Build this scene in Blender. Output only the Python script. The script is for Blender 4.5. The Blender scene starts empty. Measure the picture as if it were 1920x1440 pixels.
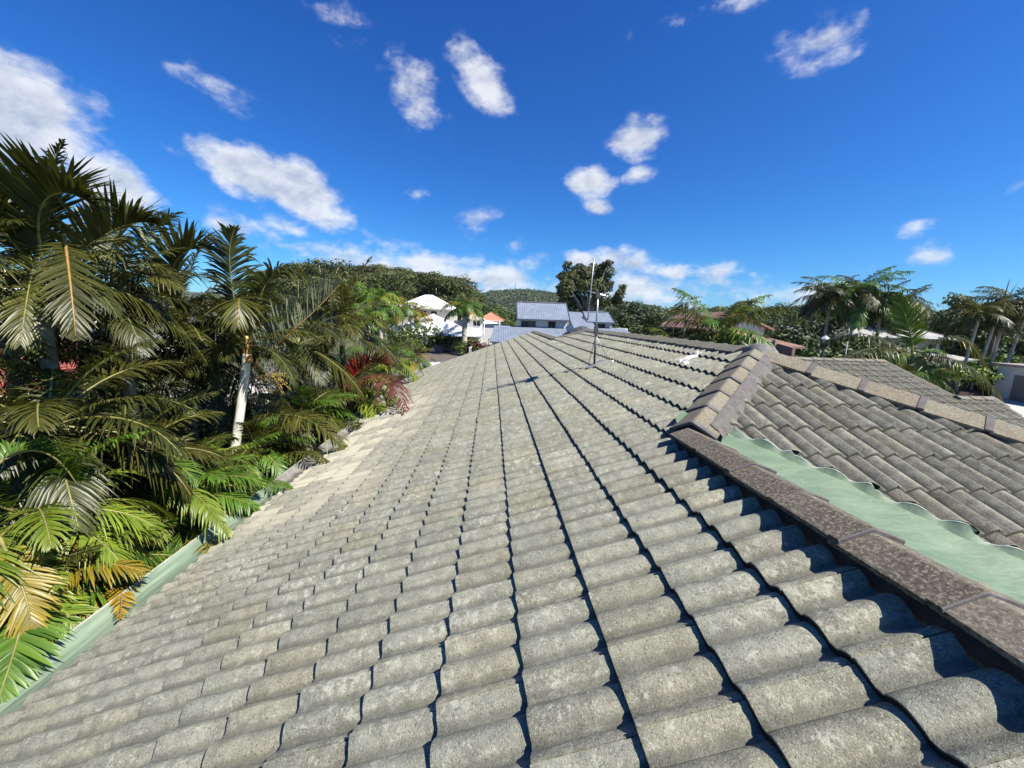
import bpy, bmesh, math, random
import numpy as np
from mathutils import Vector, Matrix
R=math.radians
random.seed(7); RNG=np.random.default_rng(7)
sc=bpy.context.scene; COL=sc.collection
H=5.3                                   # camera height above the ground
# ------------------------------------------------------------------ camera
F,PITCH,YAW,ROLL=736.5,.1648,.0558,.0337
cy,sy,cp,sp=math.cos(YAW),math.sin(YAW),math.cos(PITCH),math.sin(PITCH)
fw=np.array([sy*cp,cy*cp,-sp]); rt=np.array([cy,-sy,0.]); up=np.cross(rt,fw)
cr,sr=math.cos(ROLL),math.sin(ROLL)
rt,up=rt*cr+up*sr, up*cr-rt*sr
CAM=np.array([0,0,H])
cam=bpy.data.objects.new('camera',bpy.data.cameras.new('camera')); COL.objects.link(cam)
M=Matrix(((rt[0],up[0],-fw[0],0),(rt[1],up[1],-fw[1],0),(rt[2],up[2],-fw[2],H),(0,0,0,1)))
cam.matrix_world=M; cam.data.sensor_width=36; cam.data.lens=F/1920*36
cam.data.clip_end=6000; cam.data.clip_start=.05; sc.camera=cam
def ray(px,py): return rt*((px-960)/F)+up*((720-py)/F)+fw
def P(px,py,Y):                          # a point at y-distance Y
    d=ray(px,py); return CAM+d*(Y/d[1])
def PD(px,py,D):                         # a point at horizontal distance D
    d=ray(px,py); return CAM+d*(D/math.hypot(d[0],d[1]))
def PX(px,py,x):
    d=ray(px,py); return CAM+d*(x/d[0])
def G(px,py,z=0.):
    d=ray(px,py); return CAM+d*((z-H)/d[2])
# ------------------------------------------------------------------ light
SUN_EL=R(50); sx_,sy_=.84,-.54           # horizontal direction towards the sun
SAZ=math.atan2(sx_,sy_)                  # clockwise from +Y
sd=Vector((math.cos(SUN_EL)*math.sin(SAZ),math.cos(SUN_EL)*math.cos(SAZ),math.sin(SUN_EL)))
sun=bpy.data.objects.new('sun',bpy.data.lights.new('sun','SUN')); COL.objects.link(sun)
sun.data.energy=5.0; sun.data.angle=R(.5); sun.data.color=(1,.95,.87)
sun.rotation_euler=sd.to_track_quat('Z','Y').to_euler()
sc.view_settings.view_transform='Standard'; sc.view_settings.look='None'
sc.view_settings.exposure=1.0; sc.view_settings.gamma=1; sc.view_settings.use_curve_mapping=False
sc.cycles.max_bounces=6; sc.cycles.transparent_max_bounces=8
# ------------------------------------------------------------------ world: Nishita sky with clouds
w=bpy.data.worlds.new('World'); sc.world=w; w.use_nodes=True
nt=w.node_tree; N=nt.nodes; L=nt.links; N.clear()
def nd(t,**k):
    n=N.new(t)
    for a,b in k.items(): setattr(n,a,b)
    return n
def mth(op,a,b=None,c=None,clamp=False):
    n=nd('ShaderNodeMath',operation=op,use_clamp=clamp)
    for i,v in enumerate((a,b,c)):
        if v is None: continue
        if isinstance(v,(int,float)): n.inputs[i].default_value=v
        else: L.new(v,n.inputs[i])
    return n.outputs[0]
def vdot(vec,c):
    n=nd('ShaderNodeVectorMath',operation='DOT_PRODUCT'); L.new(vec,n.inputs[0]); n.inputs[1].default_value=c
    return n.outputs['Value']
out=nd('ShaderNodeOutputWorld'); bg=nd('ShaderNodeBackground'); L.new(bg.outputs[0],out.inputs[0])
bg.inputs[1].default_value=.05
sky=nd('ShaderNodeTexSky',sky_type='NISHITA'); sky.sun_disc=False
sky.sun_elevation=SUN_EL; sky.sun_rotation=SAZ; sky.air_density=1.0; sky.dust_density=.3; sky.ozone_density=3.0; sky.altitude=0
tint=nd('ShaderNodeMix',data_type='RGBA',blend_type='MULTIPLY'); tint.inputs[0].default_value=1
L.new(sky.outputs[0],tint.inputs[6]); tint.inputs[7].default_value=(.62,.98,1.22,1)
sc3=nd('ShaderNodeSeparateColor'); L.new(tint.outputs[2],sc3.inputs[0]); cb3=nd('ShaderNodeCombineColor')
for i_,(k_,p_) in enumerate(((1.30,1.62),(1.14,1.27),(1.28,1.0))):
    L.new(mth('MULTIPLY',mth('POWER',mth('MULTIPLY',sc3.outputs[i_],.1),p_),10*k_),cb3.inputs[i_])
tc=nd('ShaderNodeTexCoord'); dirv=tc.outputs['Generated']
nrm=nd('ShaderNodeVectorMath',operation='NORMALIZE'); L.new(dirv,nrm.inputs[0]); dv=nrm.outputs[0]
def noise(vec,scale,detail,rough,off=(0,0,0),st=(1,1,1.6)):
    mp=nd('ShaderNodeMapping'); L.new(vec,mp.inputs[0]); mp.inputs['Location'].default_value=off; mp.inputs['Scale'].default_value=st
    n=nd('ShaderNodeTexNoise'); n.inputs['Scale'].default_value=scale; n.inputs['Detail'].default_value=detail; n.inputs['Roughness'].default_value=rough
    L.new(mp.outputs[0],n.inputs['Vector']); return n.outputs['Fac']
n1=noise(dv,6.5,8,.60); 
o=tuple(.022*v for v in (sd.x,sd.y,sd.z*1.6))
n2=noise(dv,6.5,8,.60,off=o)
n3=noise(dv,21,5,.62)
# cloud list: px, py, half-width px, half-height px, tilt deg (clockwise), weight
CL=[(30,215,185,120,38,2.0),(215,345,115,55,32,1.6),(470,322,105,50,5,1.9),(570,365,105,52,24,1.9),(545,425,65,28,22,.8),
 (395,158,75,34,12,.7),(775,182,72,50,38,.8),(905,150,80,40,35,1.1),(640,35,55,60,20,.45),(1190,262,56,42,5,1.35),
 (1106,342,46,34,0,1.3),(1122,390,34,17,12,.9),(1200,327,30,17,0,.8),(1540,72,66,52,15,.75),(1560,100,60,26,10,.4),
 (440,428,75,26,12,.7),(320,285,60,26,40,.35),(782,366,24,13,0,.5),(905,425,50,24,0,.38),(965,460,28,18,0,.75),
 (810,490,75,32,8,.95),(730,460,55,18,8,.4),(1085,488,36,18,0,1.),(1140,495,65,36,8,1.),(1265,515,40,17,0,.9),(1345,512,65,24,0,.75),
 (1340,530,55,16,0,.7),(1745,480,42,22,-15,.5),(1720,428,30,14,0,.4),(1910,348,26,14,0,.45),(1380,0,150,20,3,.35),
 (920,525,300,46,4,.72),(1180,545,300,44,3,.72),(640,485,200,34,6,.75),(1500,555,130,22,2,.45)]
Fm=None
for (px,py,hw,hh,tl,wt) in CL:
    c=ray(px,py); k=np.linalg.norm(c); c=c/k
    a=math.radians(tl)
    dx=np.array([math.cos(a),math.sin(a)]); dy=np.array([-math.sin(a),math.cos(a)])
    def tang(d2):
        e=ray(px+d2[0]*10,py+d2[1]*10); e/=np.linalg.norm(e); t=e-c; t-=c*np.dot(t,c); m=np.linalg.norm(t)/10; return t/np.linalg.norm(t),m
    ta,ma=tang(dx); tb,mb=tang(dy)
    ua=vdot(dv,tuple(ta/(ma*hw*1.15))); ub=vdot(dv,tuple(tb/(mb*hh*1.15)))
    cb=nd('ShaderNodeCombineXYZ'); L.new(ua,cb.inputs[0]); L.new(ub,cb.inputs[1])
    ln=nd('ShaderNodeVectorMath',operation='LENGTH'); L.new(cb.outputs[0],ln.inputs[0])
    v=mth('MULTIPLY_ADD',ln.outputs['Value'],-wt,wt)
    Fm=v if Fm is None else mth('MAXIMUM',Fm,v)
def dens(nz):
    x=mth('MULTIPLY_ADD',nz,3.0,-1.5)
    x=mth('ADD',x,mth('MULTIPLY_ADD',Fm,1.15,-.12))
    return mth('ADD',x,mth('MULTIPLY_ADD',n3,1.5,-.75))
d0=dens(n1)
mr=nd('ShaderNodeMapRange',interpolation_type='SMOOTHSTEP'); L.new(d0,mr.inputs[0]); mr.inputs[1].default_value=-.12; mr.inputs[2].default_value=.95
# keep the far field empty
gate=nd('ShaderNodeMapRange',interpolation_type='SMOOTHSTEP'); L.new(Fm,gate.inputs[0]); gate.inputs[1].default_value=-.25; gate.inputs[2].default_value=.1
alpha=mth('MULTIPLY',mr.outputs[0],gate.outputs[0]); alpha=mth('MULTIPLY',alpha,.88)
lit=mth('MULTIPLY_ADD',mth('SUBTRACT',n1,n2),3.6,.72,clamp=True)
thick=nd('ShaderNodeMapRange'); L.new(d0,thick.inputs[0]); thick.inputs[1].default_value=.1; thick.inputs[2].default_value=1.5; thick.inputs[3].default_value=0; thick.inputs[4].default_value=.34
lit=mth('SUBTRACT',lit,thick.outputs[0],clamp=True)
cc=nd('ShaderNodeMix',data_type='RGBA'); L.new(lit,cc.inputs[0]); cc.inputs[6].default_value=(4.6,5.3,6.6,1); cc.inputs[7].default_value=(10.5,10.6,10.8,1)
mx=nd('ShaderNodeMix',data_type='RGBA'); L.new(alpha,mx.inputs[0]); L.new(cb3.outputs[0],mx.inputs[6]); L.new(cc.outputs[2],mx.inputs[7])
L.new(mx.outputs[2],bg.inputs[0])
# ------------------------------------------------------------------ materials
MATS={}
def mat(name,col,rough=.7,var=.0,scale=8.,col2=None,bump=0.,bscale=60.,metal=0.,coat=0.,obj=True,spec=.5):
    if name in MATS: return MATS[name]
    m=bpy.data.materials.new(name); m.use_nodes=True; t=m.node_tree; b=t.nodes['Principled BSDF']
    b.inputs['Roughness'].default_value=rough; b.inputs['Metallic'].default_value=metal
    b.inputs['Specular IOR Level'].default_value=spec; b.inputs['Coat Weight'].default_value=coat
    b.inputs['Base Color'].default_value=(*col,1)
    co=t.nodes.new('ShaderNodeTexCoord')
    if var or col2:
        n=t.nodes.new('ShaderNodeTexNoise'); n.inputs['Scale'].default_value=scale; n.inputs['Detail'].default_value=6; n.inputs['Roughness'].default_value=.62
        t.links.new(co.outputs['Object'],n.inputs['Vector'])
        rp=t.nodes.new('ShaderNodeValToRGB'); rp.color_ramp.elements[0].position=.33; rp.color_ramp.elements[1].position=.68
        c2=col2 or tuple(min(1,c*(1+var)) for c in col); c1=tuple(c*(1-var) for c in col)
        rp.color_ramp.elements[0].color=(*c1,1); rp.color_ramp.elements[1].color=(*c2,1)
        t.links.new(n.outputs['Fac'],rp.inputs[0]); t.links.new(rp.outputs[0],b.inputs['Base Color'])
    if bump:
        n=t.nodes.new('ShaderNodeTexNoise'); n.inputs['Scale'].default_value=bscale; n.inputs['Detail'].default_value=5
        t.links.new(co.outputs['Object'],n.inputs['Vector'])
        bp=t.nodes.new('ShaderNodeBump'); bp.inputs['Strength'].default_value=bump; bp.inputs['Distance'].default_value=.01
        t.links.new(n.outputs['Fac'],bp.inputs['Height']); t.links.new(bp.outputs[0],b.inputs['Normal'])
    MATS[name]=m; return m
class T:                                   # tiny node helper for the bigger materials
    def __init__(s,name):
        s.m=bpy.data.materials.new(name); s.m.use_nodes=True; s.t=s.m.node_tree; s.b=s.t.nodes['Principled BSDF']; MATS[name]=s.m
    def n(s,k,**a):
        x=s.t.nodes.new(k)
        for q,v in a.items(): setattr(x,q,v)
        return x
    def l(s,a,b): s.t.links.new(a,b)
    def math(s,op,a,b=None,c=None,clamp=False):
        x=s.n('ShaderNodeMath',operation=op,use_clamp=clamp)
        for i,v in enumerate((a,b,c)):
            if v is None: continue
            if isinstance(v,(int,float)): x.inputs[i].default_value=v
            else: s.l(v,x.inputs[i])
        return x.outputs[0]
    def noise(s,vec,sc_,det=5,ro=.6,dist=0):
        x=s.n('ShaderNodeTexNoise'); x.inputs['Scale'].default_value=sc_; x.inputs['Detail'].default_value=det; x.inputs['Roughness'].default_value=ro; x.inputs['Distortion'].default_value=dist
        s.l(vec,x.inputs['Vector']); return x.outputs['Fac']
    def ss(s,v,a,b,o0=0.,o1=1.):
        x=s.n('ShaderNodeMapRange',interpolation_type='SMOOTHSTEP'); s.l(v,x.inputs[0])
        for i,q in enumerate((a,b,o0,o1)): x.inputs[i+1].default_value=q
        return x.outputs[0]
    def mix(s,f,a,b,mode='MIX'):
        x=s.n('ShaderNodeMix',data_type='RGBA',blend_type=mode)
        if isinstance(f,(int,float)): x.inputs[0].default_value=f
        else: s.l(f,x.inputs[0])
        for i,v in ((6,a),(7,b)):
            if isinstance(v,tuple): x.inputs[i].default_value=(*v,1)
            else: s.l(v,x.inputs[i])
        return x.outputs[2]
    def bump(s,h,st,dist=.01,prev=None):
        x=s.n('ShaderNodeBump'); x.inputs['Strength'].default_value=st; x.inputs['Distance'].default_value=dist; s.l(h,x.inputs['Height'])
        if prev is not None: s.l(prev,x.inputs['Normal'])
        return x.outputs[0]
def tile_material(name,base,pale,dark,wash=True,lichen=1.,gm=.5):
    q=T(name); co=q.n('ShaderNodeTexCoord').outputs['Object']
    at=q.n('ShaderNodeAttribute',attribute_name='tl'); sp_=q.n('ShaderNodeSeparateColor'); q.l(at.outputs['Color'],sp_.inputs[0])
    r,g,b2=sp_.outputs[0],sp_.outputs[1],sp_.outputs[2]
    big=q.noise(co,2.2,6,.6); mid=q.noise(co,14,5,.65); fine=q.noise(co,210,3,.7); grit=q.noise(co,95,4,.75)
    col=q.mix(q.ss(mid,.3,.72),dark,base)
    tv=q.math('MULTIPLY_ADD',r,.22,.88); tvc=q.n('ShaderNodeCombineColor'); 
    for i in range(3): q.l(tv,tvc.inputs[i])
    col=q.mix(1.,col,tvc.outputs[0],'MULTIPLY')
    warm=q.mix(q.ss(b2,.45,1.),(1.,1.,1.),(1.04,1.0,.93)); col=q.mix(1.,col,warm,'MULTIPLY')
    # lichen blotches and gritty speckle
    li=q.ss(q.math('ADD',q.noise(co,26,6,.72),q.math('MULTIPLY_ADD',big,.5,-.25)),.545,.68); col=q.mix(q.math('MULTIPLY',li,.62*lichen),col,pale)
    sk=q.ss(fine,.55,.66); col=q.mix(q.math('MULTIPLY',sk,.75),col,pale)
    dk=q.ss(grit,.46,.34); col=q.mix(q.math('MULTIPLY',dk,.8),col,tuple(c*.45 for c in dark))
    # grime collected in the pans and laps; near-black shade painted on the butt faces
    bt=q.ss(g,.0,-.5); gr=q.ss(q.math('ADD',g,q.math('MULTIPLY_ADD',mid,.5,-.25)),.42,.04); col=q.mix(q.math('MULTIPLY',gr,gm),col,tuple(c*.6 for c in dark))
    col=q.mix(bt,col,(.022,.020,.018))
    if wash:
        sx=q.n('ShaderNodeSeparateXYZ'); q.l(co,sx.inputs[0])
        ed=q.ss(q.math('ADD',sx.outputs[0],q.math('MULTIPLY_ADD',big,1.6,-.8)),-1.0,-2.1)
        yy=q.ss(sx.outputs[1],3.0,5.2); y2=q.ss(sx.outputs[1],13.,9.)
        ed=q.math('MULTIPLY',q.math('MULTIPLY',ed,yy),y2)
        ed=q.math('MULTIPLY',ed,q.ss(b2,.25,.75,.25,1.)); col=q.mix(q.math('MULTIPLY',ed,.9),col,(.47,.44,.33))
    q.l(col,q.b.inputs['Base Color']); q.b.inputs['Roughness'].default_value=.95; q.b.inputs['Specular IOR Level'].default_value=.06
    nb=q.bump(grit,.8,.007); nb=q.bump(fine,.7,.003,nb); q.l(nb,q.b.inputs['Normal']); return q.m
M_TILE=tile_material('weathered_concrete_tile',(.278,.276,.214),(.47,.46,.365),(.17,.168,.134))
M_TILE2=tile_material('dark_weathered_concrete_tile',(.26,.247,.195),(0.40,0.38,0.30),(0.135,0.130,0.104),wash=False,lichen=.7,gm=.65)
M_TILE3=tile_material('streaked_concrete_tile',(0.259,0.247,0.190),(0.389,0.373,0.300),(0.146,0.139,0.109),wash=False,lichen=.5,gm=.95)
def cap_material(name,a,b,c):
    q=T(name); co=q.n('ShaderNodeTexCoord').outputs['Object']
    rd=q.n('ShaderNodeObjectInfo').outputs['Random']
    big=q.noise(co,5,5,.6); grit=q.noise(co,70,4,.8); fine=q.noise(co,200,3,.7)
    col=q.mix(q.ss(q.math('ADD',big,q.math('MULTIPLY_ADD',rd,.36,-.18)),.38,.62),a,b)
    col=q.mix(q.math('MULTIPLY',q.ss(grit,.5,.62),.65),col,c)
    col=q.mix(q.math('MULTIPLY',q.ss(grit,.46,.36),.6),col,tuple(v*.35 for v in a))
    q.l(col,q.b.inputs['Base Color']); q.b.inputs['Roughness'].default_value=.9; q.b.inputs['Specular IOR Level'].default_value=.2
    nb=q.bump(grit,.6,.006); nb=q.bump(fine,.5,.003,nb); q.l(nb,q.b.inputs['Normal']); return q.m
M_CAPB=cap_material('brown_speckled_cap',(0.082,0.070,0.052),(0.135,0.118,0.088),(0.30,0.27,0.205))
M_CAPT=cap_material('tan_speckled_cap',(.165,.138,.100),(.18,.168,.122),(0.308,0.275,0.203))
M_CAPG=cap_material('grey_cap',(0.154,0.142,0.109),(0.178,0.162,0.126),(0.267,0.251,0.194))
M_MORT=mat('dark_mortar',(.105,.095,.09),.9,.3,12,bump=.5,bscale=50)
M_MORTL=mat('pale_mortar',(.30,.28,.24),.9,.35,25,bump=.8,bscale=40)
M_WHITEM=mat('white_sealant',(.6,.59,.56),.7,.15,30,bump=.4)
def green_material():
    q=T('green_membrane'); co=q.n('ShaderNodeTexCoord').outputs['Object']
    mp=q.n('ShaderNodeMapping'); q.l(co,mp.inputs[0]); mp.inputs['Rotation'].default_value=(0,0,R(45)); mp.inputs['Scale'].default_value=(1.,5.,1.)
    a=q.noise(mp.outputs[0],3.2,5,.6,.6); b=q.noise(co,40,4,.6)
    col=q.mix(q.ss(a,.35,.7),(.088,.138,.083),(.130,.182,.113)); col=q.mix(q.math('MULTIPLY',q.ss(b,.55,.72),.35),col,(.20,.275,.19))
    q.l(col,q.b.inputs['Base Color']); q.b.inputs['Roughness'].default_value=.62
    nb=q.bump(a,.18,.04); nb=q.bump(b,.08,.01,nb); q.l(nb,q.b.inputs['Normal']); return q.m
M_GREEN=green_material()
def leaf_material(name,col,col2,rough=.38,trans=.28):
    q=T(name); co=q.n('ShaderNodeTexCoord').outputs['Object']
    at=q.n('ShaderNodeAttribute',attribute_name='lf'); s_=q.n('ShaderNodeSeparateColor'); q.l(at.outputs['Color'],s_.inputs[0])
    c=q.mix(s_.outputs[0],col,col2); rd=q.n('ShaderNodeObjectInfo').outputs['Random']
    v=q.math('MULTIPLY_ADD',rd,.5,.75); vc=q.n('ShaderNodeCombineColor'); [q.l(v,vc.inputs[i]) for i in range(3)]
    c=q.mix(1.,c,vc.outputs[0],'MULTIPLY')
    q.l(c,q.b.inputs['Base Color']); q.b.inputs['Roughness'].default_value=rough; q.b.inputs['Specular IOR Level'].default_value=.38
    tr=q.n('ShaderNodeBsdfTranslucent'); c3=q.mix(1.,c,(1.3,1.25,.5),'MULTIPLY'); q.l(c3,tr.inputs[0])
    ms=q.n('ShaderNodeMixShader'); ms.inputs[0].default_value=trans
    q.l(q.b.outputs[0],ms.inputs[1]); q.l(tr.outputs[0],ms.inputs[2]); q.l(ms.outputs[0],q.t.nodes['Material Output'].inputs[0]); return q.m
M_RACH=mat('palm_rachis',(.19,.175,.05),.5,.3,10); M_RACHO=mat('orange_rachis',(.30,.17,.04),.5,.3,10)
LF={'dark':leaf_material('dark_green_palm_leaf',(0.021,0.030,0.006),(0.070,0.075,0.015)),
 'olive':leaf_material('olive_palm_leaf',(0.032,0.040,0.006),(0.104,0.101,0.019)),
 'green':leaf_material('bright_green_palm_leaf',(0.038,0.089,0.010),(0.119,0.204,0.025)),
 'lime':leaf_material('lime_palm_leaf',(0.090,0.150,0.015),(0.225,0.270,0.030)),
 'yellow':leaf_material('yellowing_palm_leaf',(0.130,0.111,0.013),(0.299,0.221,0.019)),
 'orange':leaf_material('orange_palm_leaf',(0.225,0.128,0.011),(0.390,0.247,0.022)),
 'red':leaf_material('red_palm_leaf',(0.084,0.005,0.004),(0.176,0.013,0.008)),
 'purple':leaf_material('dry_purple_palm_leaf',(.09,.025,.02),(.18,.07,.05)),
 'silver':leaf_material('pale_underside_palm_leaf',(0.136,0.160,0.096),(0.240,0.264,0.168),.5,.15),
 'gum':leaf_material('gum_tree_leaf',(0.028,0.042,0.009),(0.128,0.138,0.036),.6,.12),
 'dense':leaf_material('dense_dark_tree_leaf',(.014,.030,.006),(.062,.095,.018),.55,.1),
 'mid':leaf_material('mid_green_tree_leaf',(.032,.055,.010),(.11,.15,.03),.55,.15),
 'hedge':leaf_material('garden_shrub_leaf',(.045,.085,.015),(.14,.20,.04),.5,.2),
 'maroon':leaf_material('maroon_shrub_leaf',(.08,.015,.02),(.18,.04,.05),.5,.2)}
M_BARK=mat('pale_palm_trunk',(.42,.39,.31),.8,.28,6,bump=.5,bscale=20); M_BARKD=mat('brown_bark',(.12,.09,.065),.9,.35,4,bump=.6,bscale=14)
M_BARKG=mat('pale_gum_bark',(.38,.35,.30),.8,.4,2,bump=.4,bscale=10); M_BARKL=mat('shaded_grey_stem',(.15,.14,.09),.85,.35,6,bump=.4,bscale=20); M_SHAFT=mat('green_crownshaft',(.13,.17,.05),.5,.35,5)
# ------------------------------------------------------------------ mesh helpers
def newmesh(name,V,Fc,mats,smooth=False,mi=None,attr=None,sharp=None):
    me=bpy.data.meshes.new(name); V=np.asarray(V,dtype=np.float32)
    if isinstance(Fc,np.ndarray) and Fc.ndim==2:
        k=Fc.shape[1]; me.vertices.add(len(V)); me.vertices.foreach_set('co',V.ravel())
        me.loops.add(Fc.size); me.loops.foreach_set('vertex_index',Fc.astype(np.int32).ravel())
        me.polygons.add(len(Fc)); me.polygons.foreach_set('loop_start',np.arange(0,Fc.size,k,dtype=np.int32))
        me.update(calc_edges=True)
    else: me.from_pydata(V.tolist(),[],[list(map(int,f)) for f in Fc]); me.update()
    for m in (mats if isinstance(mats,(list,tuple)) else [mats]): me.materials.append(m)
    if mi is not None: me.polygons.foreach_set('material_index',np.asarray(mi,dtype=np.int32))
    me.polygons.foreach_set('use_smooth',np.full(len(me.polygons),bool(smooth)))
    if attr is not None:
        a=me.color_attributes.new(attr[0],'FLOAT_COLOR','POINT'); c=np.ones((len(V),4),np.float32); c[:,:attr[1].shape[1]]=attr[1]; a.data.foreach_set('color',c.ravel())
    if sharp: me.set_sharp_from_angle(angle=R(sharp))
    return me
def link(name,me,parent=None,loc=None):
    o=bpy.data.objects.new(name,me); COL.objects.link(o)
    if parent is not None: o.parent=parent
    if loc is not None: o.location=loc
    return o
def tag(o,label=None,cat=None,group=None,kind=None):
    if label: o['label']=label
    if cat: o['category']=cat
    if group: o['group']=group
    if kind: o['kind']=kind
    return o
def thing(name,label,cat,loc=(0,0,0),rz=0,group=None):
    o=bpy.data.objects.new(name,None); COL.objects.link(o); o.location=tuple(map(float,loc)); o.rotation_euler=(0,0,rz); o.empty_display_size=.2
    return tag(o,label,cat,group)
class MB:
    def __init__(s): s.v=[]; s.f=[]; s.m=[]
    def add(s,V,Fs,m=0):
        n=len(s.v); s.v+= [tuple(map(float,p)) for p in V]; s.f+=[[i+n for i in f] for f in Fs]; s.m+=[m]*len(Fs); return s
    def box(s,a,b,m=0,tr=None):
        x0,y0,z0=a; x1,y1,z1=b
        V=[(x0,y0,z0),(x1,y0,z0),(x1,y1,z0),(x0,y1,z0),(x0,y0,z1),(x1,y0,z1),(x1,y1,z1),(x0,y1,z1)]
        if tr: V=[tr(*p) for p in V]
        return s.add(V,[(3,2,1,0),(4,5,6,7),(0,1,5,4),(1,2,6,5),(2,3,7,6),(3,0,4,7)],m)
    def slab(s,poly,th,m=0):              # polygon (3-D) with thickness along its normal, downwards
        p=[Vector(q) for q in poly]; n=Vector((0,0,0))
        for i in range(len(p)): n+=(p[i]-p[0]).cross(p[(i+1)%len(p)]-p[0])
        n.normalize(); 
        if n.z<0: p=p[::-1]; n=-n
        k=len(p); V=p+[q-n*th for q in p]
        return s.add(V,[list(range(k)),list(range(2*k-1,k-1,-1))]+[(i,i+k,(i+1)%k+k,(i+1)%k) for i in range(k)],m)
    def tube(s,pts,rad,n=8,m=0,cap=True):
        pts=[Vector(q) for q in pts]; rad=rad if hasattr(rad,'__len__') else [rad]*len(pts); V=[]; 
        for i,q in enumerate(pts):
            d=(pts[min(i+1,len(pts)-1)]-pts[max(i-1,0)]).normalized()
            a=d.cross(Vector((0,0,1)) if abs(d.z)<.95 else Vector((0,1,0))).normalized(); b=d.cross(a)
            V+=[q+(a*math.cos(2*math.pi*k/n)+b*math.sin(2*math.pi*k/n))*rad[i] for k in range(n)]
        Fs=[(i*n+k,i*n+(k+1)%n,(i+1)*n+(k+1)%n,(i+1)*n+k) for i in range(len(pts)-1) for k in range(n)]
        if cap: Fs+=[list(range(n))[::-1],[(len(pts)-1)*n+k for k in range(n)]]
        return s.add(V,Fs,m)
    def mesh(s,name,mats,smooth=False,sharp=None):
        me=newmesh(name,s.v,s.f,mats,smooth,s.m,sharp=sharp)
        bm=bmesh.new(); bm.from_mesh(me); bmesh.ops.recalc_face_normals(bm,faces=bm.faces); bm.to_mesh(me); bm.free(); 
        if sharp: me.set_sharp_from_angle(angle=R(sharp))
        return me
    def build(s,name,mats,parent=None,smooth=False,sharp=None,loc=None): return link(name,s.mesh(name,mats,smooth,sharp),parent,loc)
# ------------------------------------------------------------------ the tiled house
TT=.3728; CC=1.4443+.028; GA=.345; CS=1/math.sqrt(1+TT*TT)
X1,Y1,X2,Y2=1.53,2.84,3.05,4.36; Y3,Y4=12.25,20.3; X3=2.17; Y3B=Y3+(X2-X3)
def zA(x): return H+TT*x-CC
ZP=zA(X2)
AMP=.033
def roll(w): return .035*np.power(np.maximum(0,(np.cos(2*np.pi*w/.15)+.80)/1.80),.60)
def tile_grid(O,W,S,Nn,k0,k1,j0,j1,res,seed,phase=0.,am=1.,butt_shade=-.5):
    """courses k0..k1 up the slope, tiles j0..j1 along it -> verts, quads, attr"""
    nr=res; wl=np.concatenate([[0.,.0048],np.linspace(.012,.288,nr),[.2952,.300]]); nw=len(wl)
    sl=np.array([-.001,0.,.003,.011,.12,.24,.385]); ns=len(sl)
    top=.040-.028*sl/.345; hh=np.array([top[0]-.034,top[1]-.008,top[2]-.002]+list(top[3:]))
    base=roll(wl+phase)[None,:]*am+hh[:,None]; base[0]=roll(wl+phase)*.9*am+hh[0]
    base[:,0]-=.018; base[:,-1]-=.018; base[:,-2]+=.006; base[:,-3]+=.004
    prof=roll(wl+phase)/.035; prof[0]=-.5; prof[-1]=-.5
    Vs=[];At=[]; ks=range(k0,k1); js=range(j0,j1); cnt=0
    for k in ks:
        for j in js:
            rg=random.Random(seed*7919+k*613+j*31)
            r1,r2=rg.random(),rg.random(); dz=rg.uniform(-.002,.002); tw=rg.uniform(-.012,.012); ds=rg.uniform(-.003,.003)
            tl=rg.uniform(-.010,.010); if_=rg.random()
            if if_<.04: dz+=.004; ds+=rg.uniform(-.010,.004)
            ww=wl[None,:]+j*.3; ss_=sl[:,None]+k*GA+ds+tw*(wl[None,:]-.15)
            hz=base+dz+tl*(wl[None,:]-.15)*.5
            p=O+W[None,None,:]*(ww+0*ss_)[...,None]+S[None,None,:]*(ss_+0*ww)[...,None]+Nn[None,None,:]*hz[...,None]
            Vs.append(p.reshape(-1,3)); a=np.empty((ns,nw,3)); a[...,0]=r1; a[...,1]=prof[None,:]; a[:2,:,1]=butt_shade; a[...,2]=r2; At.append(a.reshape(-1,3)); cnt+=1  # butt rows carry the painted shade value
    q=np.array([(a*nw+b,a*nw+b+1,(a+1)*nw+b+1,(a+1)*nw+b) for a in range(ns-1) for b in range(nw-1)])
    Fq=(q[None]+(np.arange(cnt)*ns*nw)[:,None,None]).reshape(-1,4)
    return np.concatenate(Vs),Fq,np.concatenate(At)
def clip(V,Fq,A,planes):                  # keep where n.p <= d
    me=newmesh('t',V,Fq,M_TILE,attr=('tl',A)); bm=bmesh.new(); bm.from_mesh(me); bpy.data.meshes.remove(me)
    for n,d in planes:
        n=Vector(n); bmesh.ops.bisect_plane(bm,geom=list(bm.verts)+list(bm.edges)+list(bm.faces),plane_co=n*(d/n.length_squared),plane_no=n,clear_outer=True)
    return bm
def tiled_slope(name,parent,mtl,O,W,S,regions,seed,phase=0.,label=None,am=1.,butt_shade=-.5):
    """regions: list of (k0,k1,j0,j1,res,[planes])"""
    Nn=np.cross(W,S); Nn=Nn/np.linalg.norm(Nn); Nn=Nn if Nn[2]>0 else -Nn
    tot=None
    for (k0,k1,j0,j1,res,pl) in regions:
        V,Fq,A=tile_grid(O,W,S,Nn,k0,k1,j0,j1,res,seed,phase,am,butt_shade)
        bm=clip(V,Fq,A,pl); me=bpy.data.meshes.new(name); bm.to_mesh(me); bm.free()
        if tot is None: tot=bmesh.new()
        tot.from_mesh(me); bpy.data.meshes.remove(me)
    bmesh.ops.recalc_face_normals(tot,faces=tot.faces)
    me=bpy.data.meshes.new(name); tot.to_mesh(me); tot.free(); me.materials.append(mtl)
    me.polygons.foreach_set('use_smooth',np.ones(len(me.polygons),bool)); me.set_sharp_from_angle(angle=R(42))
    o=link(name,me,parent)
    if label: o['label']=label
    return o
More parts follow.
